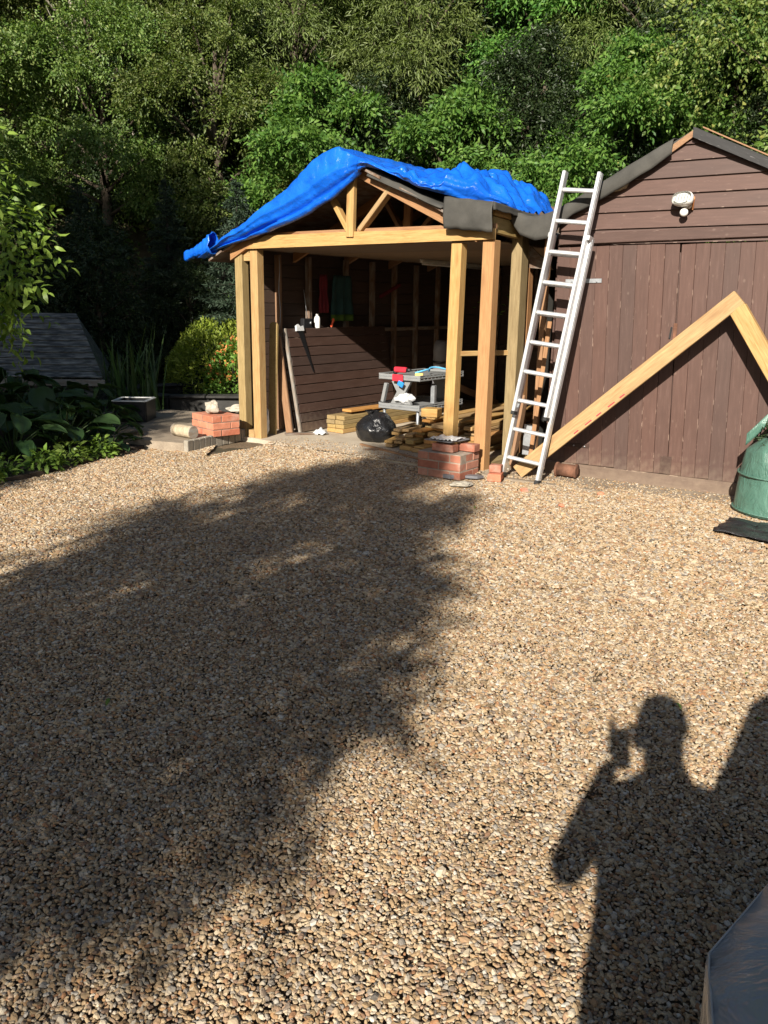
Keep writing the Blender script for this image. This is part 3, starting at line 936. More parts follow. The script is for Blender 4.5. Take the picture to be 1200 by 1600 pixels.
# ------------------------------------------------------------------ floodlight on the gable
fl = thing('floodlight', 'white security floodlight with sensor on the shed gable', 'floodlight', Sp(.98, -.03, 2.28))
lathe('wall_mount', [(.035, 0), (.035, .035), (.02, .045)], M['white'], fl, Matrix.Translation(Sp(1.0, -.022, 2.27)) @ SV.to_track_quat('-Z', 'Y').to_matrix().to_4x4(), 14)
def flood_head():
    Mw = Matrix.Translation(Sp(.975, -.12, 2.30)) @ Matrix.Rotation(SA - .22, 4, 'Z') @ Matrix.Rotation(rad(-18), 4, 'X')
    prof = [(.30, .055, -.06), (.62, .05, -.045), (.95, .0, -.02), (1.0, 0, .0), (1.0, 0, .028), (.93, 0, .034)]
    vs, fs, sg = [], [], 24
    for (r, dz, d) in prof:
        for i in range(sg):
            a = 2 * math.pi * i / sg
            x, z = math.cos(a), math.sin(a)
            sq = (abs(x) ** 3 + abs(z) ** 3) ** (-1 / 3)
            vs.append((x * sq * .082 * r, -d, z * sq * .052 * r))
    for j in range(len(prof) - 1):
        for i in range(sg): fs.append((j * sg + i, j * sg + (i + 1) % sg, (j + 1) * sg + (i + 1) % sg, (j + 1) * sg + i))
    fs.append(tuple(range(sg))); 
    hd = link('lamp_housing', pydata('lamp_housing', vs, fs, True), M['white'], fl, Mw)
    vs = [(math.cos(a) * .068, -.026, math.sin(a) * .038) for a in [2 * math.pi * i / 24 for i in range(24)]]
    link('lamp_glass', pydata('lamp_glass', vs, [tuple(range(24))]), M['glass'], hd, Mw)
    for k in range(5):
        x = -.048 + .024 * k
        link('reflector_rib', box_mesh(.005, .006, .055, .001, 0, M['reflector']), M['reflector'], hd, Mw @ Matrix.Translation((x, -.029, 0)))
flood_head()
tube('sensor_arm', [Sp(.99, -.06, 2.26), Sp(.985, -.09, 2.235)], .012, M['white'], fl)
sp_ = bmesh.new(); bmesh.ops.create_uvsphere(sp_, u_segments=16, v_segments=10, radius=.032)
me = bpy.data.meshes.new('sensor'); sp_.to_mesh(me); sp_.free(); me.shade_smooth()
link('motion_sensor', me, M['white'], fl, Matrix.Translation(Sp(.985, -.10, 2.205)))
beam('bracket_arm', Sp(1.03, -.03, 2.235), Sp(1.055, -.11, 2.31), .012, .03, M['terracotta'], fl)
# dry hornet-nest like lump by the verge
ln = bmesh.new(); bmesh.ops.create_icosphere(ln, subdivisions=3, radius=.05)
for v_ in ln.verts: v_.co = V((v_.co.x * 1.5, v_.co.y * .5, v_.co.z * .6)) * (1 + .5 * nz(v_.co.x * 30, v_.co.y * 30, v_.co.z * 30)) + V((0, 0, v_.co.x * .5))
me = bpy.data.meshes.new('knot'); ln.to_mesh(me); ln.free()
o = link('dry_leaf_clump', me, simple('dry_leaf_brown', (.42, .33, .22), .9, 0, .5, 20, .5), None, Matrix.Translation(Sp(.455, -.05, 2.435)) @ Matrix.Rotation(SA, 4, 'Z'))
tag(o, 'pale dry clump caught on the gable boards under the verge', 'debris')

# ------------------------------------------------------------------ aluminium extension ladder
lad = thing('extension_ladder', 'two-section aluminium extension ladder leaning on the roof edge', 'ladder', Sp(-.085, -.515, 0))
lb, lt = Sp(-.085, -.52, .015), Sp(.175, -.115, 2.53)
lx = (lt - lb).normalized(); LL = (lt - lb).length
ly = (SU - lx * SU.dot(lx)).normalized()
lz = lx.cross(ly)
if lz.dot(SV) > 0: lz = -lz                       # towards the yard
def lp(s, a, d): return lb + lx * s + ly * a + lz * d
def section(s0, s1, half, d, first, feet):
    for sg in (-1, 1):
        for off, wd, dp in ((0, .006, .058), ):
            st = beam('stile', lp(s0, sg * half, d), lp(s1, sg * half, d), .030, .072, M['alu'], lad, lz, .005)
        beam('stile_groove', lp(s0 + .01, sg * (half + .0155), d + .006), lp(s1 - .01, sg * (half + .0155), d + .006), .002, .012, M['steel'], lad, lz, .0005)
        if feet: beam('rubber_foot', lp(s0 - .012, sg * half, d), lp(s0 + .028, sg * half, d), .040, .084, M['rubber'], lad, lz, .006)
        else:
            beam('rubber_cap', lp(s0 - .012, sg * half, d), lp(s0 + .02, sg * half, d), .034, .078, M['rubber'], lad, lz, .004)
    s = first
    while s < s1 - .03:
        beam('rung', lp(s, -half + .012, d), lp(s, half - .012, d), .034, .034, M['alu'], lad, lz, .008)
        s += .25
section(.0, 2.06, .168, .0, .165, True)
section(.55, LL, .150, .078, .665, False)
for sg in (-1, 1):
    beam('guide_bracket', lp(2.03, sg * .166, .035), lp(2.07, sg * .166, .035), .034, .11, M['alu'], lad, lz)
    beam('locking_hook', lp(.60, sg * .13, .07), lp(.68, sg * .13, .03), .012, .02, M['steel'], lad, lz)

# ------------------------------------------------------------------ jointed rafter pair against the door
rp = thing('rafter_pair', 'pair of new rafters joined at the apex and propped against the shed doors', 'rafters', Sp(.6, -.2, 0))
ang_n = SV * -1
a0, pk, a1 = Sp(-.17, -.36, .045), Sp(1.452, -.22, 1.535), Sp(2.45, -.24, .045)
d = (pk - a0).normalized()
beam('rafter', a0, pk + d * .05, .085, .125, M['new'], rp, ZZ, .004)
d2 = (a1 - pk).normalized()
beam('rafter', pk + d2 * .055 + ZZ * .0, a1, .080, .125, M['new'], rp, ZZ, .004)
beam('joint_plate', pk + V((0, 0, -.02)) + SV * -.036 + d * -.14, pk + SV * -.036 + d * -.01, .004, .05, M['orange'], rp, ZZ, .001) if False else None
for k in range(5):
    q = a0.lerp(pk, .30 + .055 * k) + SV * -.0428 + V((0, 0, -.06))
    beam('red_marking', q, q + d * (.05 + .02 * (k % 2)), .0015, .010, M['red'], rp, ZZ, 0)
beam('steel_clip', a0.lerp(pk, .615) + V((0, 0, -.068)), a0.lerp(pk, .65) + V((0, 0, -.068)), .05, .02, M['steel'], rp)

# rusty iron drum
dr = thing('rusty_iron_spool', 'small rusty iron drum lying on its side below the ladder', 'drum', Sp(.20, -.20, .07))
Mx = Matrix.Translation(Sp(.11, -.16, .07)) @ (SU * 1).to_track_quat('Z', 'Y').to_matrix().to_4x4()
lathe('drum_body', [(.02, 0), (.056, 0), (.056, .18), (.02, .18)], M['rust'], dr, Mx)
for z in (-.004, .172): lathe('end_flange', [(.03, z), (.066, z), (.066, z + .014), (.03, z + .014)], M['rust'], dr, Mx)

# ------------------------------------------------------------------ green garden waste bag
gb = thing('garden_waste_bag', 'green woven plastic garden waste bag standing before the shed doors', 'garden bag', Sp(1.99, -.38, 0))
def green_bag():
    cc = Sp(2.0, -.42, .015)
    sg, rows = 64, 34
    vs, fs = [], []
    for j in range(rows + 1):
        t = j / rows
        z = .56 * t
        R = .345 - .01 * t - .065 * t * t - .10 * max(0, t - .82) / .18
        for i in range(sg):
            a = 2 * math.pi * i / sg
            rr = R * (1 + .03 * nz(math.cos(a) * 2, math.sin(a) * 2, z * 3) + .05 * t * abs(nz(a * 3.2 + z * 2, z * 3, 5)) + (.012 if j in (1, 17) else 0))
            zz = z * (1 + .10 * t * nz(math.cos(a) * 1.2 + 4, math.sin(a) * 1.2))
            if j in (16, 18): zz += .002
            vs.append((rr * math.cos(a), rr * math.sin(a), zz))
    for j in range(rows):
        for i in range(sg): fs.append((j * sg + i, j * sg + (i + 1) % sg, (j + 1) * sg + (i + 1) % sg, (j + 1) * sg + i))
    fs.append(tuple(range(sg))[::-1])
    o = link('bag_body', pydata('bag_body', vs, fs, True), M['greenbag'], gb, Matrix.Translation(cc))
    md = o.modifiers.new('thickness', 'SOLIDIFY'); md.thickness = .004
    for z, r in ((.02, .352), (.285, .338)):
        pts = [cc + V((r * math.cos(a), r * math.sin(a), z)) for a in [2 * math.pi * k / 40 for k in range(41)]]
        tube('hoop_seam', pts, .008, M['greenbag'], gb, 6)
    # strap running from the rim up over the heap
    grid = []
    for i in range(18):
        t = i / 17
        p = Sp(1.70 + .50 * t, -.50 + .05 * math.sin(3 * t), .54 + .36 * math.sin(min(1, t * 1.25) * math.pi / 2) ** 1.1)
        grid.append([p + V((0, 0, -.045 + .03 * j)) + SV * (.01 * math.sin(j + i)) for j in range(4)])
    sheet('carry_strap', grid, M['greenbag'], gb, .004)
    # prickly clippings in the bag
    n = 520
    base = np.array([(random.uniform(-.2, .2), random.uniform(-.2, .2), 0) for _ in range(n)])
    pos = base + np.stack([np.zeros(n), np.zeros(n), .46 + .34 * RNG.random(n) * (1 - np.linalg.norm(base, axis=1) * 2.5).clip(0.1)], 1)
    dirs = RNG.normal(size=(n, 3)); dirs[:, 2] += .3
    me = leaves_mesh('clippings', pos, dirs, RNG.normal(size=(n, 3)), RNG.uniform(.04, .09, n), RNG.uniform(.010, .02, n))
    o2 = link('clippings', me, M['leaf_dark'], gb, Matrix.Translation(cc))
def norm_rows(a): return a / (np.linalg.norm(a, axis=1, keepdims=True) + 1e-9)
def leaves_mesh(name, pos, dirs, nrm, ln, wd, fold=.25, droop=.25, rich=False):
    """many leaves, each a folded blade of its own (4 or 6 points), as one mesh"""
    n = len(pos)
    d = norm_rows(np.asarray(dirs, float)); nn = np.asarray(nrm, float)
    nn = norm_rows(nn - d * (nn * d).sum(1, keepdims=True))
    s = np.cross(d, nn)
    ln = np.asarray(ln)[:, None]; wd = np.asarray(wd)[:, None]
    if not rich:
        mid = pos + d * ln * .45
        A = pos; T = pos + d * ln - nn * ln * droop
        Lf = mid + s * wd * .5 + nn * wd * fold; Rt = mid - s * wd * .5 + nn * wd * fold
        co = np.stack([A, Rt, T, Lf], 1).reshape(-1, 3)
        k = 4; tri = np.array([[0, 1, 2], [0, 2, 3]])
    else:
        m1 = pos + d * ln * .3; m2 = pos + d * ln * .68 - nn * ln * droop * .4
        T = pos + d * ln - nn * ln * droop
        co = np.stack([pos, m1 - s * wd * .42 + nn * wd * fold, m2 - s * wd * .45 + nn * wd * fold, T, m2 + s * wd * .45 + nn * wd * fold, m1 + s * wd * .42 + nn * wd * fold], 1).reshape(-1, 3)
        k = 6; tri = np.array([[0, 1, 5], [1, 2, 5], [2, 4, 5], [2, 3, 4]])
    fidx = (np.arange(n)[:, None, None] * k + tri[None]).reshape(-1, 3)
    me = bpy.data.meshes.new(name)
    me.vertices.add(len(co)); me.vertices.foreach_set('co', co.astype(np.float32).ravel())
    me.loops.add(fidx.size); me.loops.foreach_set('vertex_index', fidx.astype(np.int32).ravel())
    me.polygons.add(len(fidx)); me.polygons.foreach_set('loop_start', (np.arange(len(fidx)) * 3).astype(np.int32))
    me.update(calc_edges=True)
    return me
green_bag()

# black plastic sheet on the gravel
grid = []
for i in range(30):
    row = []
    for j in range(22):
        a, b = i / 29, j / 21
        p = V((2.24, 5.42, 0)).lerp(V((2.50, 5.78, 0)), b) + (V((2.95, 4.72, 0)) - V((2.24, 5.42, 0))) * a
        p += V((.05 * nz(a * 4, b * 4, 1), .05 * nz(a * 4, b * 4, 3), 0))
        p.z = .022 + .022 * abs(nz(a * 5, b * 4, 5)) + .012 * nz(a * 14, b * 12, 2)
        row.append(p)
    grid.append(row)
o = sheet('black_plastic_sheet', grid, bagmat('black_polythene', (.012, .012, .013), (.03, .03, .032), .3, .8, 9), None, .006)
tag(o, 'crumpled black plastic sheet lying flat on the gravel before the green bag', 'plastic sheet')

# ------------------------------------------------------------------ brick piers
def pier(root, org, ud, vd, layout, mat, z0):
    """layout: list of courses, each a list of (u, v, lu, lv)"""
    for k, course in enumerate(layout):
        z = z0 + k * .075 + .0335
        for (u, v, lu, lv) in course:
            c = V(org) + ud * (u + lu / 2) + vd * (v + lv / 2) + ZZ * z + ud * random.uniform(-.003, .003) + vd * random.uniform(-.003, .003)
            x = (ud + vd * random.uniform(-.012, .012)).normalized()
            beam('brick', c - x * (lu - .010) / 2, c + x * (lu - .010) / 2, lv - .010, .065, mat, root, bev=.004)
    return root
B, H = .225, .1125
cA = [(0, 0, B, H), (B, 0, B, H), (0, H, H, B), (3 * H, H, H, B), (H, H, B, H), (H, 2 * H, B, H)]
cB = [(0, 0, H, B), (H, 0, B, H), (3 * H, 0, H, B), (0, B, B, H), (B, B, B, H), (H, H, B, H)]
p1 = thing('brick_pier', 'low unfinished pier of reclaimed red bricks beside the orange post', 'brick pier', Cp(-.15, -.25, 0))
top = [(H, H * .4, B, H), (2.6 * H, H * 1.7, B * .8, H)]
pier(p1, Cp(-.375, -.43), CU, CV, [cB, cA, cB, top], M['brick_old'], .0)
beam('mortar', Cp(-.367, -.262, .110), Cp(.067, -.262, .110), .318, .219, M['mortar'], p1, bev=.002)
p2 = thing('brick_pier', 'neat new red brick pier with a stone on top beside the paired posts', 'brick pier', Cp(-3.15, -.3, .07))
ud2, vd2 = (CU * .97 + CV * -.22).normalized(), None
vd2 = V((-ud2.y, ud2.x, 0))
org2 = Cp(-2.89, -.53) - ud2 * .45
pier(p2, org2, ud2, vd2, [cA, cB, cA], M['brick_new'], .083)
c = org2 + ud2 * .225 + vd2 * .168 + ZZ * (.083 + .108)
beam('mortar', c - ud2 * .217, c + ud2 * .217, .320, .215, M['mortar_dark'], p2, bev=.002)

def rock(name, loc, size, mat, seed, sub=3, rough=.5):
    bm = bmesh.new(); bmesh.ops.create_icosphere(bm, subdivisions=sub, radius=1)
    for v_ in bm.verts:
        n_ = v_.co.copy()
        q = 1 + rough * nz(n_.x * 1.3 + seed, n_.y * 1.3, n_.z * 1.3) + rough * .35 * nz(n_.x * 3.3, n_.y * 3.3 + seed, n_.z * 3.3)
        v_.co = V((n_.x * size[0], n_.y * size[1], n_.z * size[2])) * q
    zmin = min(v_.co.z for v_ in bm.verts)
    for v_ in bm.verts: v_.co.z -= zmin
    me = bpy.data.meshes.new(name); bm.to_mesh(me); bm.free()
    return link(name, me, mat, None, Matrix.Translation(V(loc)))
tp = org2 + ud2 * .25 + vd2 * .12 + ZZ * .300
tag(rock('rubble_stone', tp, (.075, .06, .07), M['stone'], 3.1), 'pale jagged stone sitting on top of the new brick pier', 'stone')
tag(rock('flat_stone', (-1.95, 11.0, .03), (.16, .1, .05), M['stone'], 7.7), 'flat pale stone on the path behind the new brick pier', 'stone')
tag(rock('rubble_stone', Cp(.20, -.62, 0), (.09, .05, .022), M['stone'], 5.2), 'thin pale stone slab on gravel by the reclaimed pier', 'stone')
# cut log in front of the new pier
lg = thing('cut_log', 'short pale cut log lying beside the new brick pier', 'log', (-2.0, 8.9, .1))
lgp = c_of
la = Cp(-3.28, -.70, .149); lbb = Cp(-2.98, -.72, .149)
mlog = bark('log_bark', (.30, .24, .16), (.50, .42, .30))
tube('log_body', [la, la.lerp(lbb, .3), la.lerp(lbb, .7), lbb], [.062, .066, .063, .065], mlog, lg, 16)
for e_, d_ in ((lbb, CU), (la, CU * -1)): lathe('cut_face', [(.0655, -.006), (.0665, .004), (.0660, .006), (.001, .006)], M['weath'], lg, Matrix.Translation(e_) @ d_.to_track_quat('Z', 'Y').to_matrix().to_4x4(), 20, False)
# slates and plastic on the right pier, loose brick by the post
sl = [Cp(-.36, -.34, .305), Cp(-.05, -.40, .315), Cp(.0, -.16, .322), Cp(-.28, -.10, .312)]
o = prism('slate_tile', sl, ZZ * 0, ZZ * .010, M['slate']); tag(o, 'grey slate tile laid on the reclaimed brick pier', 'slate')
grid = [[Cp(-.27 + .25 * i / 13, -.40 + .22 * j / 9, .333 + .03 * abs(nz(i * .5, j * .5, 4)) + .008 * nz(i, j, 2)) for j in range(10)] for i in range(14)]
o = sheet('plastic_wrap', grid, M['clear'], None, .002); tag(o, 'scrap of clear crumpled plastic on the slate tile', 'plastic wrap')
o = beam('loose_brick', Cp(.235, -.20, .034), Cp(.345, -.16, .034), .20, .066, M['brick_new'], None, bev=.005); tag(o, 'single loose brick standing between orange post and ladder foot', 'brick')
o = beam('loose_brick', Cp(.235, -.19, .102), Cp(.335, -.16, .102), .09, .064, M['brick_old'], None, bev=.005); tag(o, 'half brick resting on the loose brick by the orange post', 'brick')
for k, (u, v, r) in enumerate(((.02, -.30, .3), (.13, -.28, 1.1), (-.02, -.40, 2.0))):
    base = Cp(u, v, .012)
    q = [base + V((math.cos(a + r) * .085, math.sin(a + r) * .05, 0)) for a in (0, 1.2, 2.4, 3.9, 5.2)]
    o = prism('slate_fragment', q, ZZ * 0, ZZ * (.012 + .01 * k), M['slate'])
    tag(o, 'broken grey slate fragment at the foot of the orange post', 'slate', 'slate fragments at the post foot')
for k, (x, y, s) in enumerate(((1.35, 6.1, .018), (1.75, 6.5, .022), (1.15, 6.6, .025))):
    o = rock('brick_fragment', (x, y, .0), (s * 1.3, s, s * .8), M['brick_new'], k * 3.3, 2); tag(o, 'small red brick crumb lying on the gravel', 'brick crumb', 'brick crumbs on the gravel')

# ------------------------------------------------------------------ leaning panels and things inside the bay
pn = thing('boarded_screen', 'dark brown boarded panel leaning against the left inner wall', 'screen', Cp(-2.65, 1.5, .03))
def pan(v, t, off=0): return Cp(-2.64 - .22 * t - off, v, .03 + 1.16 * t)
nb = 11
pnorm = (CU * 1.16 + ZZ * .22).normalized()
for i in range(nb):
    t0, t1 = i / nb + .002, (i + 1) / nb - .004
    a, b = pan(.60 + .010 * random.random(), (t0 + t1) / 2), pan(2.50, (t0 + t1) / 2)
    wdt = (pan(1, t1) - pan(1, t0)).length
    beam('panel_board', a + pnorm * .004 * (i % 2), b, .020, wdt, M['shed_dark'], pn, (pan(1, 1) - pan(1, 0)).normalized(), .004)
for v in (.63, 1.5, 2.46): beam('rear_batten', pan(v, .02) - pnorm * .036, pan(v, .98) - pnorm * .036, .045, .05, M['weath'] if v < 1 else M['old'], pn, CV)
beam('edge_strip', pan(.575, -.01) + pnorm * .0, pan(.575, 1.0) + pnorm * .0, .035, .030, M['weath'], pn, CV)
p3 = thing('boarded_screen', 'second brown framed panel tucked behind the boarded panel', 'screen', Cp(-2.75, 1.5, .03))
for i in range(5):
    t0, t1 = i / 5 + .004, (i + 1) / 5 - .004
    beam('panel_board', pan(.62, (t0 + t1) / 2, .105), pan(2.2, (t0 + t1) / 2, .105), .02, (pan(1, t1) - pan(1, t0)).length, M['old'], p3, (pan(1, 1) - pan(1, 0)).normalized())
beam('frame_stile', pan(.50, .0, .075), pan(.53, .95, .075), .07, .045, M['old'], p3, CV)
o = beam('old_plank', Cp(-2.70, .46, .03), Cp(-2.90, .50, 1.10), .09, .025, M['truss'], None, CV); tag(o, 'rough brown plank leaning at the end of the panels', 'plank')
rb = []
for k in range(12):
    a = math.pi * k / 11
    rb.append((-.055 * math.cos(a), 1.22 + .045 * math.sin(a)))
rb = [(-.055, .02)] + rb + [(.055, .02)]
bp = [Cp(-2.83, .30) + CU * q + ZZ * z + CV * (.05 * z) for q, z in rb]
o = prism('round_top_board', bp, CV * 0, CV * .024, M['green']); tag(o, 'round-topped treated fence board standing behind the pale post', 'board')
wr = thing('rolled_white_sack', 'white plastic sack behind the pale left post', 'sack', Cp(-2.72, .30, .03))
bm = bmesh.new(); bmesh.ops.create_icosphere(bm, subdivisions=4, radius=1)
for v_ in bm.verts: v_.co = V((v_.co.x * .045, v_.co.y * .06, v_.co.z * .16)) * (1 + .25 * nz(v_.co.x * 3, v_.co.y * 3, v_.co.z * 4))
me = bpy.data.meshes.new('sack'); bm.to_mesh(me); bm.free(); me.shade_smooth()
link('sack_body', me, M['clear'], wr, Matrix.Translation(Cp(-2.80, .17, .19)))

# on the shelf
rd = thing('radio', 'black portable radio with raised aerial on the wall shelf', 'radio', Cp(-2.83, 1.0, 1.17))
beam('radio_case', Cp(-2.91, .93, 1.237), Cp(-2.91, 1.09, 1.237), .06, .12, M['black'], rd, bev=.01)
tube('aerial', [Cp(-2.91, 1.03, 1.29), Cp(-2.92, .98, 1.62)], .004, M['steel'], rd, 6)
lathe('tuning_knob', [(.016, 0), (.016, .012)], M['steel'], rd, Matrix.Translation(Cp(-2.88, 1.05, 1.245)) @ CU.to_track_quat('Z', 'Y').to_matrix().to_4x4(), 12)
bt = thing('white_bottle', 'white plastic bottle standing on the wall shelf', 'bottle', Cp(-2.905, 1.20, 1.177))
lathe('bottle_body', [(.034, 0), (.036, .01), (.036, .11), (.030, .135), (.014, .15)], M['white'], bt, Matrix.Translation(Cp(-2.905, 1.20, 1.177)))
lathe('bottle_cap', [(.017, .148), (.017, .172), (.012, .174)], M['white'], bt, Matrix.Translation(Cp(-2.905, 1.20, 1.177)), 12)
sc1 = thing('screwdriver', 'screwdriver with orange-red handle resting on the panel edge', 'screwdriver', Cp(-2.80, 1.44, 1.17))
lathe('handle', [(.008, 0), (.016, .01), (.013, .05), (.017, .09), (.010, .11)], M['orange_pl'], sc1, Matrix.Translation(Cp(-2.885, 1.44, 1.19)) @ Matrix.Rotation(.25, 4, 'Y'), 12)
lathe('shaft', [(.004, -.05), (.004, .0)], M['steel'], sc1, Matrix.Translation(Cp(-2.885, 1.44, 1.19)) @ Matrix.Rotation(.25, 4, 'Y'), 8)
sw = thing('hand_saw', 'hand saw with dark blade hanging down the face of the boarded panel', 'saw', pan(.98, 1.0))
bl = [pan(.77, .97), pan(.86, .97), pan(.95, .57), pan(.935, .565)]
prism('saw_blade', bl, pnorm * .020, pnorm * .023, simple('dark_saw_steel', (.03, .03, .032), .4, .6), sw)
hh = thing  # handle
prism('saw_handle', [pan(.74, .97), pan(.87, .97), pan(.865, 1.02), pan(.82, 1.01), pan(.78, 1.035), pan(.745, 1.02)], pnorm * .012, pnorm * .034, M['clear'], sw)
# hung on the wall
def cloth(name, v0, v1, z0, z1, mat, label, cat, hem=None):
    grid = []
    for i in range(20):
        v = v0 + (v1 - v0) * i / 19
        grid.append([Cp(-2.93 + .03 * math.sin(i * .9) * (1 - j / 15) + .02 * nz(i * .3, j * .2), v + .25 * (.5 - i / 19) * (v1 - v0) * (j / 14) ** 2, z0 + (z1 - z0) * j / 14) for j in range(15)])
    o = sheet(name, grid, mat, None, .006); tag(o, label, cat)
    if hem:
        g2 = [[p + CU * .008 for p in r[:3]] for r in grid]
        sheet('hem_band', g2, hem, o, .004)
    return o
cloth('red_jacket', 1.26, 1.44, 1.36, 1.80, M['red_cloth'], 'dark red jacket hanging on the inner wall', 'jacket')
cloth('teal_jacket', 1.48, 1.95, 1.26, 1.80, M['teal_cloth'], 'dark teal jacket with lime hem hanging on the inner wall', 'jacket', M['lime'])
o = beam('red_bow_saw', Cp(-2.93, 2.5, 1.56), Cp(-2.93, 2.95, 1.72), .03, .04, M['red_cloth'], None); tag(o, 'red bar-shaped tool hung aslant on the inner wall', 'tool')
lt_ = thing('strip_light', 'unlit white fluorescent strip light under the bay ceiling', 'strip light', Cp(-2.3, 3.3, 1.98))
beam('batten_body', Cp(-2.3, 2.5, 2.0), Cp(-2.3, 4.1, 2.0), .05, .04, M['white'], lt_)
tube('light_tube', [Cp(-2.3, 2.53, 1.965), Cp(-2.3, 4.07, 1.965)], .014, M['white'], lt_, 10)
o = tube('hanging_cable', [Cp(-2.93, .58 + .012 * math.sin(k * 1.3), 1.98 - .10 * k) for k in range(9)], .004, M['steel'], None, 6); tag(o, 'thin pale cable hanging down the first wall stud', 'cable')

# ------------------------------------------------------------------ folding workbench and what lies on it
wb = thing('folding_workbench', 'grey plastic folding workbench with slotted top and lower shelf', 'workbench', Cp(-1.6, 1.5, .03))
U0, U1, V0, V1 = -1.86, -1.31, 1.02, 1.95
def tray(z, dp, nm):
    t = beam(nm, Cp(U0, (V0 + V1) / 2, z), Cp(U1, (V0 + V1) / 2, z), V1 - V0, .014, M['grey_plastic'], wb, bev=.004)
    for u in (U0 + .008, U1 - .008):
        for zz, th in ((z + .024, .012), (z - .028, .016)): beam('tray_rim', Cp(u, V0, zz), Cp(u, V1, zz), .016, th, M['grey_plastic'], t, bev=.002)
        k = V0 + .02
        while k < V1: beam('tray_slat', Cp(u, k, z - .026), Cp(u, k, z + .026), .010, .012, M['grey_plastic'], t, CV, .001); k += .075
    for v in (V0 + .008, V1 - .008):
        beam('tray_rim', Cp(U0, v, z - .005), Cp(U1, v, z - .005), .016, .06, M['grey_plastic'], t, bev=.004)
        beam('tray_rib', Cp(U0 + .02, v - .010 if v < 1.5 else v + .01, z + .002), Cp(U1 - .02, v - .010 if v < 1.5 else v + .01, z + .002), .004, .012, M['steel'], t, bev=.001)
tray(.70, 1, 'bench_top'); tray(.375, 1, 'lower_shelf')
for u in (U0 + .05, U1 - .05):
    for v in (V0 + .05, V1 - .05): tube('leg', [Cp(u, v, .025), Cp(u, v, .35)], .018, M['steel'], wb, 10)
for v in (V0 + .06, V1 - .06):
    hg = [(-1.72, .40), (-1.45, .40), (-1.53, .53), (-1.45, .66), (-1.72, .66), (-1.64, .53)]
    prism('hourglass_support', [Cp(u, v, z) for u, z in hg], CV * -.02, CV * .02, M['grey_plastic'], wb)
beam('side_strut', Cp(U0 + .04, V0 + .03, .41), Cp(U0 + .09, V0 + .03, .62), .04, .05, M['grey_plastic'], wb, CV)
for v in (1.35, 1.68): beam('side_strut', Cp(U1 - .03, v, .40), Cp(U1 - .03, v, .60), .05, .05, M['steel'], wb, CV)
tools = thing('cordless_drill', 'red cordless drill with black chuck lying on the workbench', 'drill', Cp(-1.62, 1.06, .73))
beam('drill_body', Cp(-1.68, 1.07, .775), Cp(-1.52, 1.07, .775), .06, .06, M['red'], tools, bev=.014)
beam('drill_grip', Cp(-1.66, 1.07, .755), Cp(-1.68, 1.07, .685 + .045), .04, .05, M['black'], tools, CV, .008)
lathe('chuck', [(.02, 0), (.022, .03), (.010, .06)], M['black'], tools, Matrix.Translation(Cp(-1.52, 1.07, .775)) @ CU.to_track_quat('Z', 'Y').to_matrix().to_4x4(), 12)
o = beam('red_clamp', Cp(-1.66, 1.0, .69), Cp(-1.52, 1.0, .69), .022, .075, M['red'], None, bev=.008); tag(o, 'red clamp jaw gripping the workbench front edge', 'clamp')
o = beam('blue_clamp_pad', Cp(-1.58, .995, .645), Cp(-1.51, .995, .61), .020, .06, M['blue'], None, bev=.008); tag(o, 'bright blue clamp handle below the red clamp', 'clamp')
pts = [Cp(-1.44 + .07 * math.sin(k * .5), 1.12 + .045 * k, .745 + .035 * abs(math.sin(k * .45))) for k in range(15)]
o = tube('blue_strap', pts, .010, M['cyan'], None, 6); tag(o, 'light blue looped strap lying on the workbench top', 'strap')
o = beam('yellow_tape', Cp(-1.40, 1.06, .735), Cp(-1.32, 1.10, .735), .05, .03, simple('yellow_plastic', (.7, .5, .15), .4), None, bev=.006); tag(o, 'small yellow tape measure on the workbench corner', 'tape measure')
o = rock('white_rag', Cp(-1.55, 1.08, .39), (.10, .06, .06), M['clear'], 2.2); tag(o, 'crumpled white rag on the workbench lower shelf', 'rag')

# sack truck with rolled mat behind the bench
st = thing('sack_truck', 'blue tubular sack truck standing behind the workbench', 'sack truck', Cp(-1.9, 2.6, .03))
for du in (-.13, .13): tube('frame_tube', [Cp(-1.95 + du, 2.55, .08), Cp(-1.95 + du, 2.70, .95), Cp(-1.95 + du * .6, 2.74, 1.02)], .013, M['blue'], st)
for z in (.3, .6, .85): tube('cross_tube', [Cp(-2.08, 2.55 + .17 * z, z + .02), Cp(-1.82, 2.55 + .17 * z, z + .02)], .010, M['blue'], st)
for du in (-.18, .18): lathe('wheel', [(.04, -.02), (.10, -.02), (.11, 0), (.10, .02), (.04, .02)], M['rubber'], st, Matrix.Translation(Cp(-1.95 + du, 2.60, .135)) @ CU.to_track_quat('Z', 'Y').to_matrix().to_4x4(), 18)
rm = thing('rolled_mat', 'grey rolled mat strapped upright on the blue sack truck', 'rolled mat', Cp(-1.95, 2.45, .15))
prf = [(.02, .12)] + [(.085 + .006 * (k % 2), .12 + k * .06) for k in range(15)] + [(.06, 1.02), (.02, 1.02)]
lathe('mat_roll', prf, M['grey_cloth'], rm, Matrix.Translation(Cp(-1.97, 2.47, .03)) @ Matrix.Rotation(rad(8), 4, 'X'), 18)
for z in (.45, .75): lathe('strap', [(.088, z), (.096, z), (.096, z + .03), (.088, z + .03)], M['black'], rm, Matrix.Translation(Cp(-1.97, 2.47, .03)) @ Matrix.Rotation(rad(8), 4, 'X'), 18)
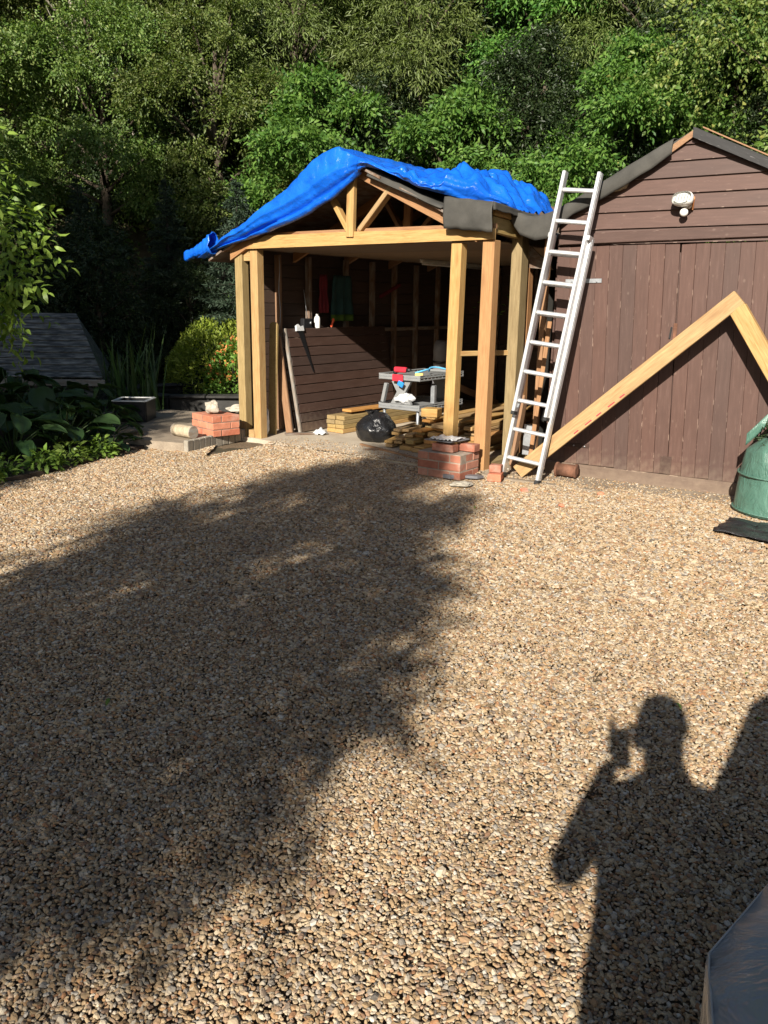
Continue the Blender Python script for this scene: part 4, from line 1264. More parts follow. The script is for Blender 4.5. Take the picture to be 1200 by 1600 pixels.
# back of the bay: orange stand, old boards, brace
os_ = thing('orange_stand', 'orange metal stand at the back of the open bay', 'stand', Cp(-.5, 3.4, .03))
for u in (-.62, -.36):
    for v in (3.2, 3.5): tube('leg', [Cp(u, v, .03), Cp(u + .02, v, .85)], .014, M['orange_m'], os_)
    tube('rail', [Cp(u + .02, 3.2, .85), Cp(u + .02, 3.5, .85)], .014, M['orange_m'], os_)
for z in (.3, .55, .85): tube('rail', [Cp(-.60, 3.2, z), Cp(-.35, 3.2, z)], .012, M['orange_m'], os_)
o = beam('leaning_brace', Cp(-2.75, 3.3, .55), Cp(-2.2, 4.5, .05), .04, .09, M['truss'], None); tag(o, 'brown brace timber leaning at the back of the bay', 'timber')
cb = thing('storage_cabinet', 'dark low cabinet against the back of the open bay', 'cabinet', Cp(-1.2, 4.3, .03))
beam('cabinet_body', Cp(-1.9, 4.45, .47), Cp(-.75, 4.45, .47), .5, .88, M['inner'], cb)
beam('cabinet_top', Cp(-1.93, 4.45, .925), Cp(-.72, 4.45, .925), .54, .025, M['old'], cb)
for u in (-1.6, -1.05): beam('cabinet_door', Cp(u - .26, 4.19, .47), Cp(u + .26, 4.19, .47), .02, .8, M['shed_dark'], cb)

# ------------------------------------------------------------------ black bag, timber stacks
bb = thing('bin_bag', 'full black plastic bin bag tied at the neck on the bay floor', 'bin bag', Cp(-1.66, .74, .024))
bm = bmesh.new(); bmesh.ops.create_icosphere(bm, subdivisions=5, radius=1)
for v_ in bm.verts:
    n_ = v_.co.copy()
    r = 1 + .10 * nz(n_.x * 1.7, n_.y * 1.7, n_.z * 1.7) + .07 * (abs(nz(n_.x * 4, n_.y * 4, n_.z * 2.2 + 3)) - .2) + .03 * abs(nz(n_.x * 11, n_.y * 11, n_.z * 5))
    z = n_.z * .185
    if z < -.12: z = -.12 - (z + .12) * .1 * -1
    k = 1 - .25 * max(0, n_.z)
    v_.co = V((n_.x * .225 * r * k, n_.y * .205 * r * k, z * r + .135))
zmin = min(v_.co.z for v_ in bm.verts)
for v_ in bm.verts: v_.co.z -= zmin
me = bpy.data.meshes.new('bag'); bm.to_mesh(me); bm.free(); me.shade_smooth()
link('bag_body', me, M['binbag'], bb, Matrix.Translation(Cp(-1.66, .72, .024)))
grid = []
for i in range(22):
    a = 2 * math.pi * i / 21
    grid.append([Cp(-1.71, .68, .27) + V((math.cos(a) * r * (1 + .4 * math.sin(3 * a + r * 20)), math.sin(a) * r * (1 + .4 * math.cos(4 * a)), h)) for r, h in ((.055, -.01), (.022, .03), (.03, .05), (.075, .085))])
sheet('tied_neck', grid, M['binbag'], bb, .003)

GS = 'planks in the neat stack by the leaning panel'
for k in range(4):
    for j in range(2):
        z = .026 + .024 + k * .049
        v0 = .86 + random.uniform(-.02, .02)
        u = -2.42 + j * .125 + random.uniform(-.006, .006)
        o = beam('plank', Cp(u, v0, z), Cp(u + .03, v0 + 1.5, z), .12, .046, M['green'] if k else M['new'], None)
        tag(o, 'pale treated plank in the neat stack at the foot of the brown panel', 'plank', GS)
o = beam('plank', Cp(-2.34, 1.05, .262), Cp(-2.25, 2.3, .262), .14, .030, M['orange'], None); tag(o, 'brownish plank lying across the top of the neat stack', 'plank')
GP = 'offcuts and boards in the loose timber pile'
def pile(u, v0, L, z, wd, th, m, du=.0, tilt=0):
    o = beam('board', Cp(u, v0, z), Cp(u + du, v0 + L, z + tilt), wd, th, m, None)
    tag(o, 'sawn board in the loose timber pile behind the reclaimed pier', 'board', GP)
zlev = .026
for k in range(10):
    th = (.045, .022, .045, .03, .045, .022, .03, .04, .03, .022)[k]
    n = (5, 5, 5, 5, 5, 4, 4, 4, 3, 3)[k]
    for j in range(n):
        u = -1.08 + (.02 * k) + j * .165 + random.uniform(-.02, .02)
        pile(u, .36 + .03 * k + random.uniform(-.05, .18), random.uniform(1.5, 2.4), zlev + th / 2, random.choice((.10, .12, .145)), th - .003, random.choice((M['new'], M['green'], M['new'], M['new'], M['orange'])), random.uniform(-.035, .035), 0)
    zlev += th
for k in range(12):     # short ends sticking out at the front
    u, v0 = -1.30 + .10 * (k % 3) + random.uniform(-.02, .02), .42 + .045 * (k % 6)
    pile(u, v0, random.uniform(.18, .4), .05 + .036 * (k % 5), .09, .03, M['new'], random.uniform(-.15, .05), .0)
o = beam('timber_block', Cp(-1.02, .66, zlev + .045), Cp(-.85, .70, zlev + .045), .16, .085, M['new'], None); tag(o, 'pale square timber block on top of the loose pile', 'timber block')
o = beam('thin_batten', Cp(-1.62, .38, .034), Cp(-.55, .02, .034), .035, .018, M['truss'], None); tag(o, 'thin brown batten lying across the slab edge', 'batten')
o = beam('thin_batten', Cp(-1.40, .15, .032), Cp(-1.28, .28, .032), .03, .015, M['old'], None); tag(o, 'short dark offcut on the slab before the black bag', 'offcut')
o = beam('dusty_board', Cp(-2.68, .36, .036), Cp(-2.45, .62, .036), .08, .02, M['old'], None); tag(o, 'flat brown offcut at the panel foot', 'offcut')
grid = [[Cp(-2.47 + .15 * i / 9, .58 + .12 * j / 7, .03 + .05 * abs(nz(i * .4, j * .5, 7)) + .05 * math.sin(3.1 * i / 9) * math.sin(3.1 * j / 7)) for j in range(8)] for i in range(10)]
o = sheet('plastic_scrap', grid, M['clear'], None, .002); tag(o, 'scrap of clear plastic at the panel foot', 'plastic scrap')
# boards in the gap by the ladder
o = beam('leaning_offcut', Cp(.20, .30, .03), Cp(.06, .78, .62), .09, .03, M['truss'], None, CU); tag(o, 'pinkish board leaning in the gap behind the ladder', 'board')
o = beam('steel_plate', Sp(-.23, -.03, .14), Sp(-.23, -.01, .42), .12, .004, M['steel'], None, SV); tag(o, 'perforated grey steel bracket plate behind the ladder', 'bracket')
o = beam('thin_lath', Sp(-.19, -.10, .02), Sp(-.10, -.02, 1.35), .04, .012, M['truss'], None, SV); tag(o, 'thin pale lath leaning on the shed corner', 'lath')

# ------------------------------------------------------------------ trees
def crown_mesh(name, lobes, tw_per, k, ln, wd, tlen, up=.3, droop=.25, rich=False, spread=.8, hollow=.35, seed=0, flat=1.0):
    """leafy twigs around lobe centres; lobes: (x, y, z, r)"""
    r = np.random.default_rng(seed)
    P, D, N_, Ls = [], [], [], []
    cen = np.mean([l[:3] for l in lobes], axis=0)
    for lx, ly, lz, lr in lobes:
        n = int(tw_per * lr * lr)
        d = r.normal(size=(n, 3))
        outv = np.array([lx, ly, lz]) - cen
        outv = outv / (np.linalg.norm(outv) + .3)
        d = norm_rows(norm_rows(d) + outv * .55 + np.array([0, 0, up]))
        d[:, 2] *= flat
        rad_ = lr * (hollow + (1 - hollow) * r.random((n, 1)) ** .6) * r.uniform(.8, 1.2, (n, 1))
        start = np.array([lx, ly, lz]) + d * (rad_ - tlen * .6)
        td = norm_rows(d + r.normal(size=(n, 3)) * .45 + np.array([0, 0, -.15]))
        sidev = norm_rows(np.cross(td, r.normal(size=(n, 3))))
        nv = np.cross(td, sidev)
        tl = tlen * r.uniform(.6, 1.3, (n, 1))
        for j in range(k):
            t = .15 + .85 * j / (k - 1)
            p = start + td * tl * t + np.array([0, 0, -1]) * (t * t) * tl * .25
            sg = 1 if j % 2 else -1
            dd = td * .55 + sidev * sg * spread + r.normal(size=(n, 3)) * .22 + np.array([0, 0, -droop])
            if j == k - 1: dd = td + np.array([0, 0, -droop])
            P.append(p); D.append(dd)
            N_.append(nv + r.normal(size=(n, 3)) * .35 + np.array([0, 0, .9]))
            Ls.append(ln * r.uniform(.65, 1.25, n))
    P = np.concatenate(P); D = np.concatenate(D); N_ = np.concatenate(N_); Ls = np.concatenate(Ls)
    return leaves_mesh(name, P, D, N_, Ls, Ls * wd, rich=rich)
def trunk_mesh(name, h, r0, lobes, seed=0, stems=1):
    rr = random.Random(seed)
    parts = []
    for s in range(stems):
        ox, oy = (rr.uniform(-.25, .25), rr.uniform(-.25, .25)) if stems > 1 else (0, 0)
        pts = [(ox + .10 * h * .3 * nz(i * .5, s + seed), oy + .10 * h * .3 * nz(i * .5, s + seed + 5), h * i / 7 - .35 * (i == 0)) for i in range(8)]
        parts.append(tube_geo(pts, [r0 * (1.25 - .12 * i) * (1 if i else 1.25) for i in range(8)], 8))
    for (lx, ly, lz, lr) in lobes:
        z0 = min(lz * .72, h * .9)
        b = V((0, 0, z0)); e = V((lx, ly, lz))
        m = b.lerp(e, .5) + V((0, 0, .08 * lr))
        parts.append(tube_geo([b, m, e, e + (e - m) * .5], [r0 * .45, r0 * .3, r0 * .16, r0 * .05], 6))
    vs, fs = join_geo(parts)
    return pydata(name, vs, fs, True)
def lobes_for(h, rx, n, seed, zlo=.3, lob=1.0):
    rr = random.Random(seed)
    out = []
    for i in range(n):
        t = (i + .5) / n
        z = h * (zlo + (1 - zlo) * t) * rr.uniform(.93, 1.03)
        w = rx * math.sin(math.pi * min(.95, .25 + .72 * t)) ** .8
        a = i * 2.399 + rr.uniform(-.5, .5)
        q = w * rr.uniform(.35, .8)
        out.append((q * math.cos(a), q * math.sin(a), z - .1, rx * lob * rr.uniform(.34, .56) * (1.0 if t < .8 else .75)))
    return out
PROTO = {}
def proto(key, h, rx, nl, seed, leafmat, tw, k, ln, wd, tl, barkm='bark', r0=.09, **kw):
    zlo = kw.pop('zlo', .3); stems = kw.pop('stems', 1)
    lb_ = kw.pop('lobes', None) or lobes_for(h, rx, nl, seed, zlo, kw.pop('lob', 1.0))
    cm = crown_mesh('crown', lb_, tw, k, ln, wd, tl, seed=seed, **kw)
    tm = trunk_mesh('trunk', h * .85, r0, lb_, seed, stems)
    cm.materials.append(M[leafmat]); tm.materials.append(M[barkm])
    PROTO[key] = (cm, tm)
proto('beech', 6.0, 2.2, 21, 1, 'leaf_beech', 430, 8, .08, .55, .36, r0=.11, lob=.78, flat=.65)
proto('laurel', 3.8, 1.9, 15, 2, 'leaf_laurel', 400, 9, .11, .36, .36, stems=3, r0=.05, rich=True, spread=.9, zlo=.12, flat=.42, lob=.80)
proto('laurel_b', 5.0, 2.1, 17, 12, 'leaf_laurel', 380, 9, .115, .36, .40, r0=.09, rich=True, spread=.9, zlo=.15, flat=.40, lob=.78)
proto('willow', 5.5, 2.0, 19, 3, 'leaf_willow', 270, 9, .115, .22, .46, r0=.09, droop=.45, spread=.5, flat=.7, lob=.9)
proto('hazel', 3.2, 1.6, 15, 4, 'leaf_yellow', 480, 8, .044, .62, .28, stems=4, r0=.035, zlo=.12)
proto('bright', 2.2, 1.1, 13, 5, 'leaf_bright', 330, 8, .095, .24, .32, stems=4, r0=.025, zlo=.12, up=.6)
proto('birchy', 7.0, 1.7, 17, 6, 'leaf_beech', 60, 7, .07, .6, .35, 'birch', r0=.07, zlo=.45)
proto('dark', 5.0, 2.0, 18, 8, 'leaf_dark', 270, 7, .09, .5, .36, r0=.10, zlo=.10)  # dark leaf colour stands in for shade in gaps between lighter crowns

def conifer(key, h, r, seed, step=.16):
    rr = random.Random(seed); rn = np.random.default_rng(seed)
    parts = [tube_geo([(0, 0, -.3), (0, 0, h * .5), (0, 0, h)], [.035 * h ** .8, .02 * h ** .8, .006], 8)]
    P, D, L_ = [], [], []
    z = .15 * h * .5
    while z < h * .985:
        t = z / h
        br = r * (1 - t) ** .85 + .04
        nb_ = max(4, int(9 * (1 - t) + 4))
        for i in range(nb_):
            a = rr.uniform(0, 6.283)
            e = V((math.cos(a) * br * rr.uniform(.75, 1.1), math.sin(a) * br * rr.uniform(.75, 1.1), z + br * rr.uniform(-.22, .12)))
            b = V((0, 0, z))
            if br > .3: parts.append(tube_geo([b, e], [.012, .003], 4, False))
            n = int(40 + 230 * br)
            tt = rn.uniform(.12, 1.05, n)[:, None]
            base = np.array(b) + (np.array(e) - np.array(b)) * tt
            axis = np.array((e - b).normalized())
            sd_ = rn.normal(size=(n, 3)); sd_[:, 2] *= .5
            off = norm_rows(sd_) * (br * .16 * (1.1 - tt) + .015) * rn.random((n, 1))
            P.append(base + off); D.append(axis * .8 + norm_rows(sd_) * .9); L_.append(rn.uniform(.05, .10, n))
        z += step * (1.15 - .5 * t)
    P = np.concatenate(P); D = np.concatenate(D); L_ = np.concatenate(L_)
    cm = leaves_mesh('crown', P, D, rn.normal(size=P.shape) + [0, 0, .7], L_, L_ * .22, .1, .1)
    vs, fs = join_geo(parts)
    tm = pydata('trunk', vs, fs, True)
    cm.materials.append(M['needle']); tm.materials.append(M['dark_bark'])
    PROTO[key] = (cm, tm)
conifer('spruce', 3.6, 1.0, 21)
conifer('spruce_tall', 6.5, 1.7, 22, .17)

def tree(name, key, x, y, s, label, cat, group=None, rot=None, z=None, sz=None):
    zz = (bank_z(x, y) - .05) if z is None else z
    t = thing(name, label, cat, (x, y, zz), group, random.uniform(0, 6.28) if rot is None else rot)
    for me, nm in zip(PROTO[key], ('crown', 'trunk')):
        o = bpy.data.objects.new(nm, me); COL.objects.link(o); o.parent = t
        o.scale = (s, s, (sz or s))
    return t
G = {
 'beech': ('woodland_tree', 'mid-green small-leaved tree growing on the steep wooded bank', 'tree', 'small-leaved trees on the bank'),
 'laurel': ('laurel_bush', 'glossy laurel bush with long drooping leaves on the bank behind the roofs', 'bush', 'laurel bushes on the bank'),
 'laurel_b': ('laurel_tree', 'tall glossy large-leaved tree on the bank behind the roofs', 'tree', 'large-leaved trees on the bank'),
 'willow': ('narrow_leaved_tree', 'pale green narrow-leaved tree high on the wooded bank', 'tree', 'narrow-leaved trees on the bank'),
 'hazel': ('hazel_bush', 'yellowish green small-leaved bush on the bank behind the brown shed', 'bush', 'yellow-green bushes on the bank'),
 'bright': ('bright_bush', 'bright light-green bush just behind the blue tarpaulin', 'bush', 'bright bushes behind the tarpaulin'),
 'birchy': ('pale_stemmed_tree', 'thin tree with pale bare stems high on the bank', 'tree', 'pale-stemmed trees on the bank'),
 'dark': ('dark_gap_tree', 'dark-leaved tree standing in for a shaded gap on the bank', 'tree', 'dark-leaved trees on the bank'),
 'spruce': ('small_spruce', 'small grey-green spruce beside the left eave of the open bay', 'tree', None),
 'spruce_tall': ('tall_spruce', 'tall dark spruce in shade beyond the pond', 'tree', 'dark spruces beyond the pond'),
}
def put(key, x, y, s, **kw):
    n_, l_, c_, g_ = G[key]
    if key in ('beech', 'laurel', 'laurel_b', 'willow', 'hazel', 'birchy', 'bright', 'dark', 'spruce_tall'):
        h_ = bank_z(x, y)
        a_ = math.degrees(math.atan2(x, y))
        reg = 'above the pond hut' if a_ < -15.5 else 'left of the blue tarpaulin' if a_ < -6 else 'above the tarpaulin ridge' if a_ < 4 else 'above the crumpled tarpaulin end' if a_ < 11.5 else 'above the ladder' if a_ < 17.5 else 'above the shed gable'
        row = 'at the foot of the bank' if h_ < 1.2 else 'low on the bank' if h_ < 3 else 'half way up the bank' if h_ < 5.2 else 'high on the bank' if h_ < 7.5 else 'at the top of the bank'
        l_ = LOOK[key] + ' ' + row + ' ' + reg
    return tree(n_, key, x, y, s, l_, c_, g_, **kw)
LOOK = {'beech': 'small-leaved green tree', 'laurel': 'glossy laurel bush', 'laurel_b': 'tall large-leaved tree', 'willow': 'pale narrow-leaved tree', 'hazel': 'yellow-green bush', 'birchy': 'pale-stemmed thin tree', 'bright': 'bright light-green bush', 'dark': 'dark-leaved shade-gap tree', 'spruce_tall': 'tall dark spruce'}
def pc(u, v): p = Cp(u, v); return p.x, p.y
# foot of the bank behind the two roofs (frame of the bay)
for key, u, v, s in [('bright', -1.9, 5.9, 1.15), ('bright', -.9, 5.8, 1.3), ('bright', .1, 5.9, 1.1), ('laurel', 1.2, 6.3, .95), ('laurel', 2.7, 6.2, .95), ('hazel', 4.0, 5.9, 1.15), ('hazel', 5.1, 5.7, 1.25),
                     ('laurel', -2.6, 6.4, .85), ('hazel', 3.3, 7.0, 1.05), ('dark', .6, 7.3, .62), ('laurel', 2.0, 7.9, .95), ('dark', -1.2, 7.3, .6), ('hazel', 4.6, 7.0, 1.45), ('dark', 2.9, 7.2, .6), ('hazel', 3.6, 8.2, 1.3), ('bright', 6.2, 6.0, 1.2)]:
    x, y = pc(u, v); put(key, x, y, s)
# middle and upper rows
for key, x, y, s in [('laurel_b', -1.2, 15.8, .95), ('laurel_b', 1.2, 15.2, .9), ('dark', 2.4, 15.8, .85), ('laurel_b', 3.9, 14.3, .85), ('dark', 5.0, 14.9, .8), ('hazel', 6.2, 12.8, 1.55), ('laurel', 5.4, 13.9, 1.0), ('dark', -.2, 16.6, .8), ('hazel', 7.6, 12.4, 1.5), ('beech', -3.2, 16.6, .85), ('beech', -5.4, 16.8, .85), ('beech', -7.6, 16.4, .9),
                     ('willow', -1.9, 18.2, .95), ('willow', .6, 18.0, 1.0), ('laurel_b', 3.0, 17.4, .9), ('dark', 1.9, 18.6, .9), ('dark', 5.6, 17.4, .9), ('dark', -4.6, 17.6, .75), ('dark', -2.9, 18.8, .8), ('willow', 4.8, 16.6, .9), ('laurel_b', 6.6, 15.6, 1.0), ('beech', 8.6, 14.8, .9),
                     ('birchy', -6.4, 18.6, 1.0), ('birchy', -5.6, 19.4, 1.05), ('beech', -8.8, 19.0, 1.0), ('beech', -4.2, 19.4, 1.0), ('beech', -2.0, 20.6, 1.05), ('willow', 1.0, 20.6, 1.05), ('laurel_b', 3.8, 19.8, 1.15), ('beech', 6.4, 18.6, 1.05), ('laurel_b', 9.0, 17.6, 1.1),
                     ('beech', -10.5, 16.2, 1.0), ('beech', -6.6, 22.0, 1.1), ('beech', -3.4, 23.0, 1.1), ('willow', 0, 23.4, 1.1), ('beech', 3.2, 22.8, 1.15), ('beech', 6.8, 21.6, 1.1), ('beech', 10.2, 20.4, 1.1), ('beech', -10.4, 21.0, 1.1)]:
    put(key, x, y, s)
# dark corner beyond the pond and the spruces
put('spruce', -2.35, 13.6, .92, z=0)
for x, y, s in [(-3.7, 14.6, .52), (-5.2, 14.7, .52), (-2.9, 15.2, .46)]: put('spruce_tall', x, y, s, z=bank_z(x, y))
for x, y, s in [(-6.7, 13.6, .72), (-4.6, 13.6, .55), (-8.2, 14.4, .8), (-3.2, 13.9, .42)]: put('dark', x, y, s, z=0)
# undergrowth that covers the bank
def undergrowth():
    n = 26000
    x = RNG.uniform(-12, 13, n); y = RNG.uniform(11, 26, n)
    z = np.array([bank_z(a, b) for a, b in zip(x, y)])
    k = z > .05
    x, y, z = x[k], y[k], z[k]
    P = np.stack([x, y, z + RNG.uniform(0, .5, len(x))], 1)
    D = RNG.normal(size=P.shape); D[:, 1] -= .6
    me = leaves_mesh('undergrowth', P, D, RNG.normal(size=P.shape) + [0, -.6, .8], RNG.uniform(.10, .22, len(P)), RNG.uniform(.05, .11, len(P)))
    o = link('undergrowth', me, M['leaf_beech'])
    tag(o, 'leafy undergrowth covering the steep bank', 'undergrowth', kind='stuff')
undergrowth()

# sunlit laurel sapling at the left edge
proto('sapling', 3.3, .75, 12, 31, 'leaf_lime', 260, 8, .11, .36, .38, r0=.03, rich=True, zlo=.42, up=.4)
tree('light_leaved_sapling', 'sapling', -4.25, 8.6, 1.05, 'slender tree with light sunlit leaves beside the pond hut', 'tree', None, 1.2, 0)

# ------------------------------------------------------------------ trees that stand behind the photographer and shade the yard
YL = []
yr = random.Random(5)
for zc, wr_, n in ((3.6, 1.3, 9), (4.0, 1.5, 9), (4.5, 1.5, 8), (5.0, 1.3, 8), (5.6, .9, 5), (6.2, .6, 4), (6.7, .2, 2)):
    for i in range(n):
        a = i * 6.283 / n + zc * 1.7
        q = wr_ * (.50 if i % 2 else .80) * yr.uniform(.85, 1.12)
        YL.append((q * math.cos(a), q * math.sin(a), zc - .42 * q * math.sin(a) * max(0, (5.6 - zc) / 2) + yr.uniform(-.15, .15), .42 + .1 * (i % 2)))
proto('yard_tree', 6.9, 1.35, 22, 41, 'leaf_beech', 420, 8, .085, .55, .32, r0=.10, hollow=.15, lobes=YL)
tree('slim_yard_tree', 'yard_tree', -3.76, -4.1, 1.0, 'slim broad-leaved tree behind the photographer that shades the gravel', 'tree', None, 0, -.02)
proto('side_tree', 12.6, 3.1, 36, 43, 'leaf_beech', 300, 8, .12, .6, .5, r0=.18, zlo=.40, hollow=.2)
tree('tall_side_tree', 'side_tree', -10.35, -.2, 1.0, 'tall broad-leaved tree left of the yard that shades the pond', 'tree', None, .9, -.02)
proto('side_tree_low', 7.4, 1.9, 24, 44, 'leaf_beech', 420, 8, .10, .6, .45, r0=.12, zlo=.30, hollow=.2)
tree('low_side_tree', 'side_tree_low', -6.9, .3, .88, 'bushy lower tree left of the yard that shades the planting', 'tree', None, .3, -.02)

# ------------------------------------------------------------------ pond corner
hut = thing('pond_hut', 'low weathered board-roofed hut in the shade by the pond', 'hut', (-5.0, 10.8, 0))
A, Bp, Cc, Dd = V((-6.6, 10.5, .50)), V((-3.56, 10.5, .50)), V((-4.30, 11.75, 1.27)), V((-6.4, 11.75, 1.27))
for i in range(11):
    t0, t1 = i / 11, (i + 1) / 11 + .012
    nrm = V((0, -.52, .85))
    a, b, c_, d_ = A.lerp(Dd, t0), Bp.lerp(Cc, t0), Bp.lerp(Cc, min(1, t1)), A.lerp(Dd, min(1, t1))
    lift = nrm * .016
    cc = (a + b + c_ + d_) / 4
    vs = [a + lift, b + lift, c_, d_, a + lift * 2, b + lift * 2, c_ + lift, d_ + lift]
    me = pydata('roof_board', [q - cc for q in vs], [(3, 2, 1, 0), (4, 5, 6, 7), (0, 1, 5, 4), (1, 2, 6, 5), (2, 3, 7, 6), (3, 0, 4, 7)])
    link('roof_board', me, M['pondboard'], hut, Matrix.Translation(cc))
beam('fascia_board', A + V((0, -.02, -.045)), Bp + V((.02, -.02, -.045)), .022, .085, M['weath'], hut)
prism('hip_face', [Bp + V((.0, .01, -.02)), Cc, V((-4.3, 13.0, .5))], V((0, 0, 0)), V((-.02, 0, 0)), M['pondboard'], hut)
prism('rear_face', [Dd, Cc, V((-4.3, 13.0, .5)), V((-6.4, 13.0, .5))], V((0, 0, -.02)), V((0, 0, 0)), M['pondboard'], hut)
for k in range(4): beam('wall_board', V((-6.4, 10.62, .06 + .11 * k)), V((-3.75, 10.62, .06 + .11 * k)), .02, .105, M['pondboard'], hut)
for k in range(4): beam('wall_board', V((-3.76, 10.62, .06 + .11 * k)), V((-4.2, 12.9, .06 + .11 * k)), .02, .105, M['pondboard'], hut)
# raised pond with stone rim
pd = thing('raised_pond', 'raised dark garden pond with a flat stone rim', 'pond', (-2.7, 11.9, 0))
ring = [(-3.75, 11.55), (-2.9, 11.15), (-1.95, 11.25), (-1.55, 11.9), (-1.8, 12.6), (-2.8, 12.9), (-3.6, 12.5)]
for i in range(len(ring)):
    a, b = V((*ring[i], .08)), V((*ring[(i + 1) % len(ring)], .08))
    beam('rim_wall', a, b, .12, .26, M['pondstone'], pd)
    dd = (b - a).normalized(); n = max(1, int((b - a).length / .34))
    for k in range(n):
        p, q = a.lerp(b, k / n), a.lerp(b, (k + 1) / n)
        beam('rim_stone', p + dd * .006 + V((0, 0, .148)), q - dd * .006 + V((0, 0, .148 + random.uniform(-.004, .006))), .26, .032, M['pondstone'], pd, bev=.008)
link('water', pydata('water', [(x, y, .15) for x, y in ring], [tuple(range(len(ring)))]), M['water'], pd)
tr = thing('plastic_trough', 'dark square trough with a pale rim beside the pond plants', 'trough', (-3.0, 9.85, .07))
for a, b in (((-3.2, 9.7), (-2.82, 9.7)), ((-2.82, 9.7), (-2.82, 10.1)), ((-2.82, 10.1), (-3.2, 10.1)), ((-3.2, 10.1), (-3.2, 9.7))):
    beam('trough_wall', V((*a, .20)), V((*b, .20)), .02, .24, M['black'], tr)
    beam('trough_rim', V((*a, .326)), V((*b, .326)), .045, .012, M['white'], tr)

# broad-leaved plants: every large leaf a piece of its own
def dock_leaf(L, W, seed):
    vs, fs = [], []
    nx_, ny_ = 9, 6
    for i in range(nx_ + 1):
        t = i / nx_
        w_ = W * .5 * (math.sin(math.pi * min(1, t * .92 + .08)) ** .65) * (1 if t < .97 else .3)
        for j in range(ny_ + 1):
            s_ = j / ny_ * 2 - 1
            x = L * t; y = w_ * s_
            z = -.55 * L * t * t * .6 + .22 * abs(y) + .018 * nz(x * 18 + seed, y * 18) + .010 * math.cos(s_ * 14)
            vs.append((x, y, z))
    for i in range(nx_):
        for j in range(ny_): fs.append((i * (ny_ + 1) + j, (i + 1) * (ny_ + 1) + j, (i + 1) * (ny_ + 1) + j + 1, i * (ny_ + 1) + j + 1))
    me = pydata('leaf', vs, fs, True); me.materials.append(M['leaf_big'])
    return me
LEAF = [dock_leaf(.25, .19, 1), dock_leaf(.31, .22, 5), dock_leaf(.20, .13, 9), dock_leaf(.26, .12, 14)]
def big_plant(x, y, s, n, hgt, label):
    t = thing('broad_leaved_plant', label, 'plant', (x, y, .03), 'broad-leaved plants in the bed')
    stems = []
    for i in range(n):
        a = i * 2.399 + random.uniform(-.3, .3)
        el = hgt * random.uniform(.35, 1.0) * s
        q = (.08 + .26 * (1 - el / (hgt * s + .01)) + random.uniform(0, .14)) * s
        b = V((math.cos(a) * q, math.sin(a) * q, el))
        stems.append(tube_geo([(0, 0, -.03), (b.x * .5, b.y * .5, el * .65), tuple(b)], [.010 * s, .008 * s, .005 * s], 5))
        o = bpy.data.objects.new('leaf', random.choice(LEAF)); COL.objects.link(o); o.parent = t
        sc_ = s * random.uniform(.75, 1.2)
        o.matrix_basis = Matrix.Translation(b) @ Matrix.Rotation(a + random.uniform(-.5, .5), 4, 'Z') @ Matrix.Rotation(random.uniform(-.45, .55), 4, 'Y') @ Matrix.Rotation(random.uniform(-.4, .4), 4, 'X') @ Matrix.Scale(sc_, 4)
    vs, fs = join_geo(stems)
    link('stem', pydata('stem', vs, fs, True), M['leaf_reed'], t, Matrix.Translation((x, y, .03)))
LB = 'dark broad-leaved plant growing {}'
for x, y, s, n, h_ in [(-3.75, 6.95, .8, 16, .40), (-3.45, 7.55, .95, 18, .5), (-3.15, 8.05, .95, 18, .48), (-3.95, 7.9, 1.05, 18, .62), (-3.55, 8.55, 1.05, 20, .6), (-2.95, 8.75, .85, 16, .42),
                       (-4.6, 8.2, 1.1, 18, .7), (-4.1, 9.1, 1.1, 18, .65), (-3.4, 9.35, 1.0, 18, .55), (-4.9, 9.3, 1.1, 18, .65), (-4.4, 7.3, .95, 16, .5), (-5.2, 8.6, 1.1, 16, .6), (-4.0, 9.95, .9, 16, .42), (-4.7, 10.0, .9, 14, .4), (-2.75, 8.25, .55, 12, .26)]:
    big_plant(x, y, s, int(n * 1.35), h_, ('large ' if s > 1 else 'smaller ' if s < .9 else '') + LB.format('along the gravel edge' if x > -3.3 and y < 9 else ('before the pond hut' if y > 8.9 else 'deep in the shaded bed')))
# low weeds along the edge of the gravel
def weeds(name, x, y, r, n, h_, ln, mat, label, cat, group=None, wdr=.45):
    t = thing(name, label, cat, (x, y, .02), group)
    a = RNG.uniform(0, 6.28, n); q = r * np.sqrt(RNG.random(n))
    P = np.stack([np.cos(a) * q, np.sin(a) * q, h_ * RNG.random(n) * (1.1 - (q / r) ** 2 * .7)], 1)
    D = np.stack([np.cos(a), np.sin(a), RNG.uniform(-.2, .8, n)], 1) + RNG.normal(size=(n, 3)) * .5
    L_ = ln * RNG.uniform(.6, 1.3, n)
    link('foliage', leaves_mesh('foliage', P, D, RNG.normal(size=(n, 3)) * .4 + [0, 0, 1], L_, L_ * wdr, rich=True), M[mat], t, Matrix.Translation((x, y, .02)))
    vs, fs = join_geo([tube_geo([(P[i][0] * .3, P[i][1] * .3, -.03), tuple(P[i])], [.004, .002], 4, False) for i in range(0, n, 5)])
    link('stem', pydata('stem', vs, fs), M['leaf_reed'], t, Matrix.Translation((x, y, .02)))
for x, y, r in [(-3.35, 6.55, .22), (-3.28, 6.9, .16), (-3.02, 7.2, .14), (-2.92, 7.55, .15), (-2.75, 7.9, .13)]:
    weeds('weed_tuft', x, y, r, 150, .17, .075, 'leaf_bright', 'small bright weed tuft at the edge of the gravel', 'weed', 'weeds along the gravel edge')
for x, y, zz in [(-4.35, 7.9, 0)]:
    weeds('leafy_shrub', x, y, .45, 420, 1.05, .10, 'leaf_bright', 'light-leaved arching shrub at the left among the broad leaves', 'shrub')
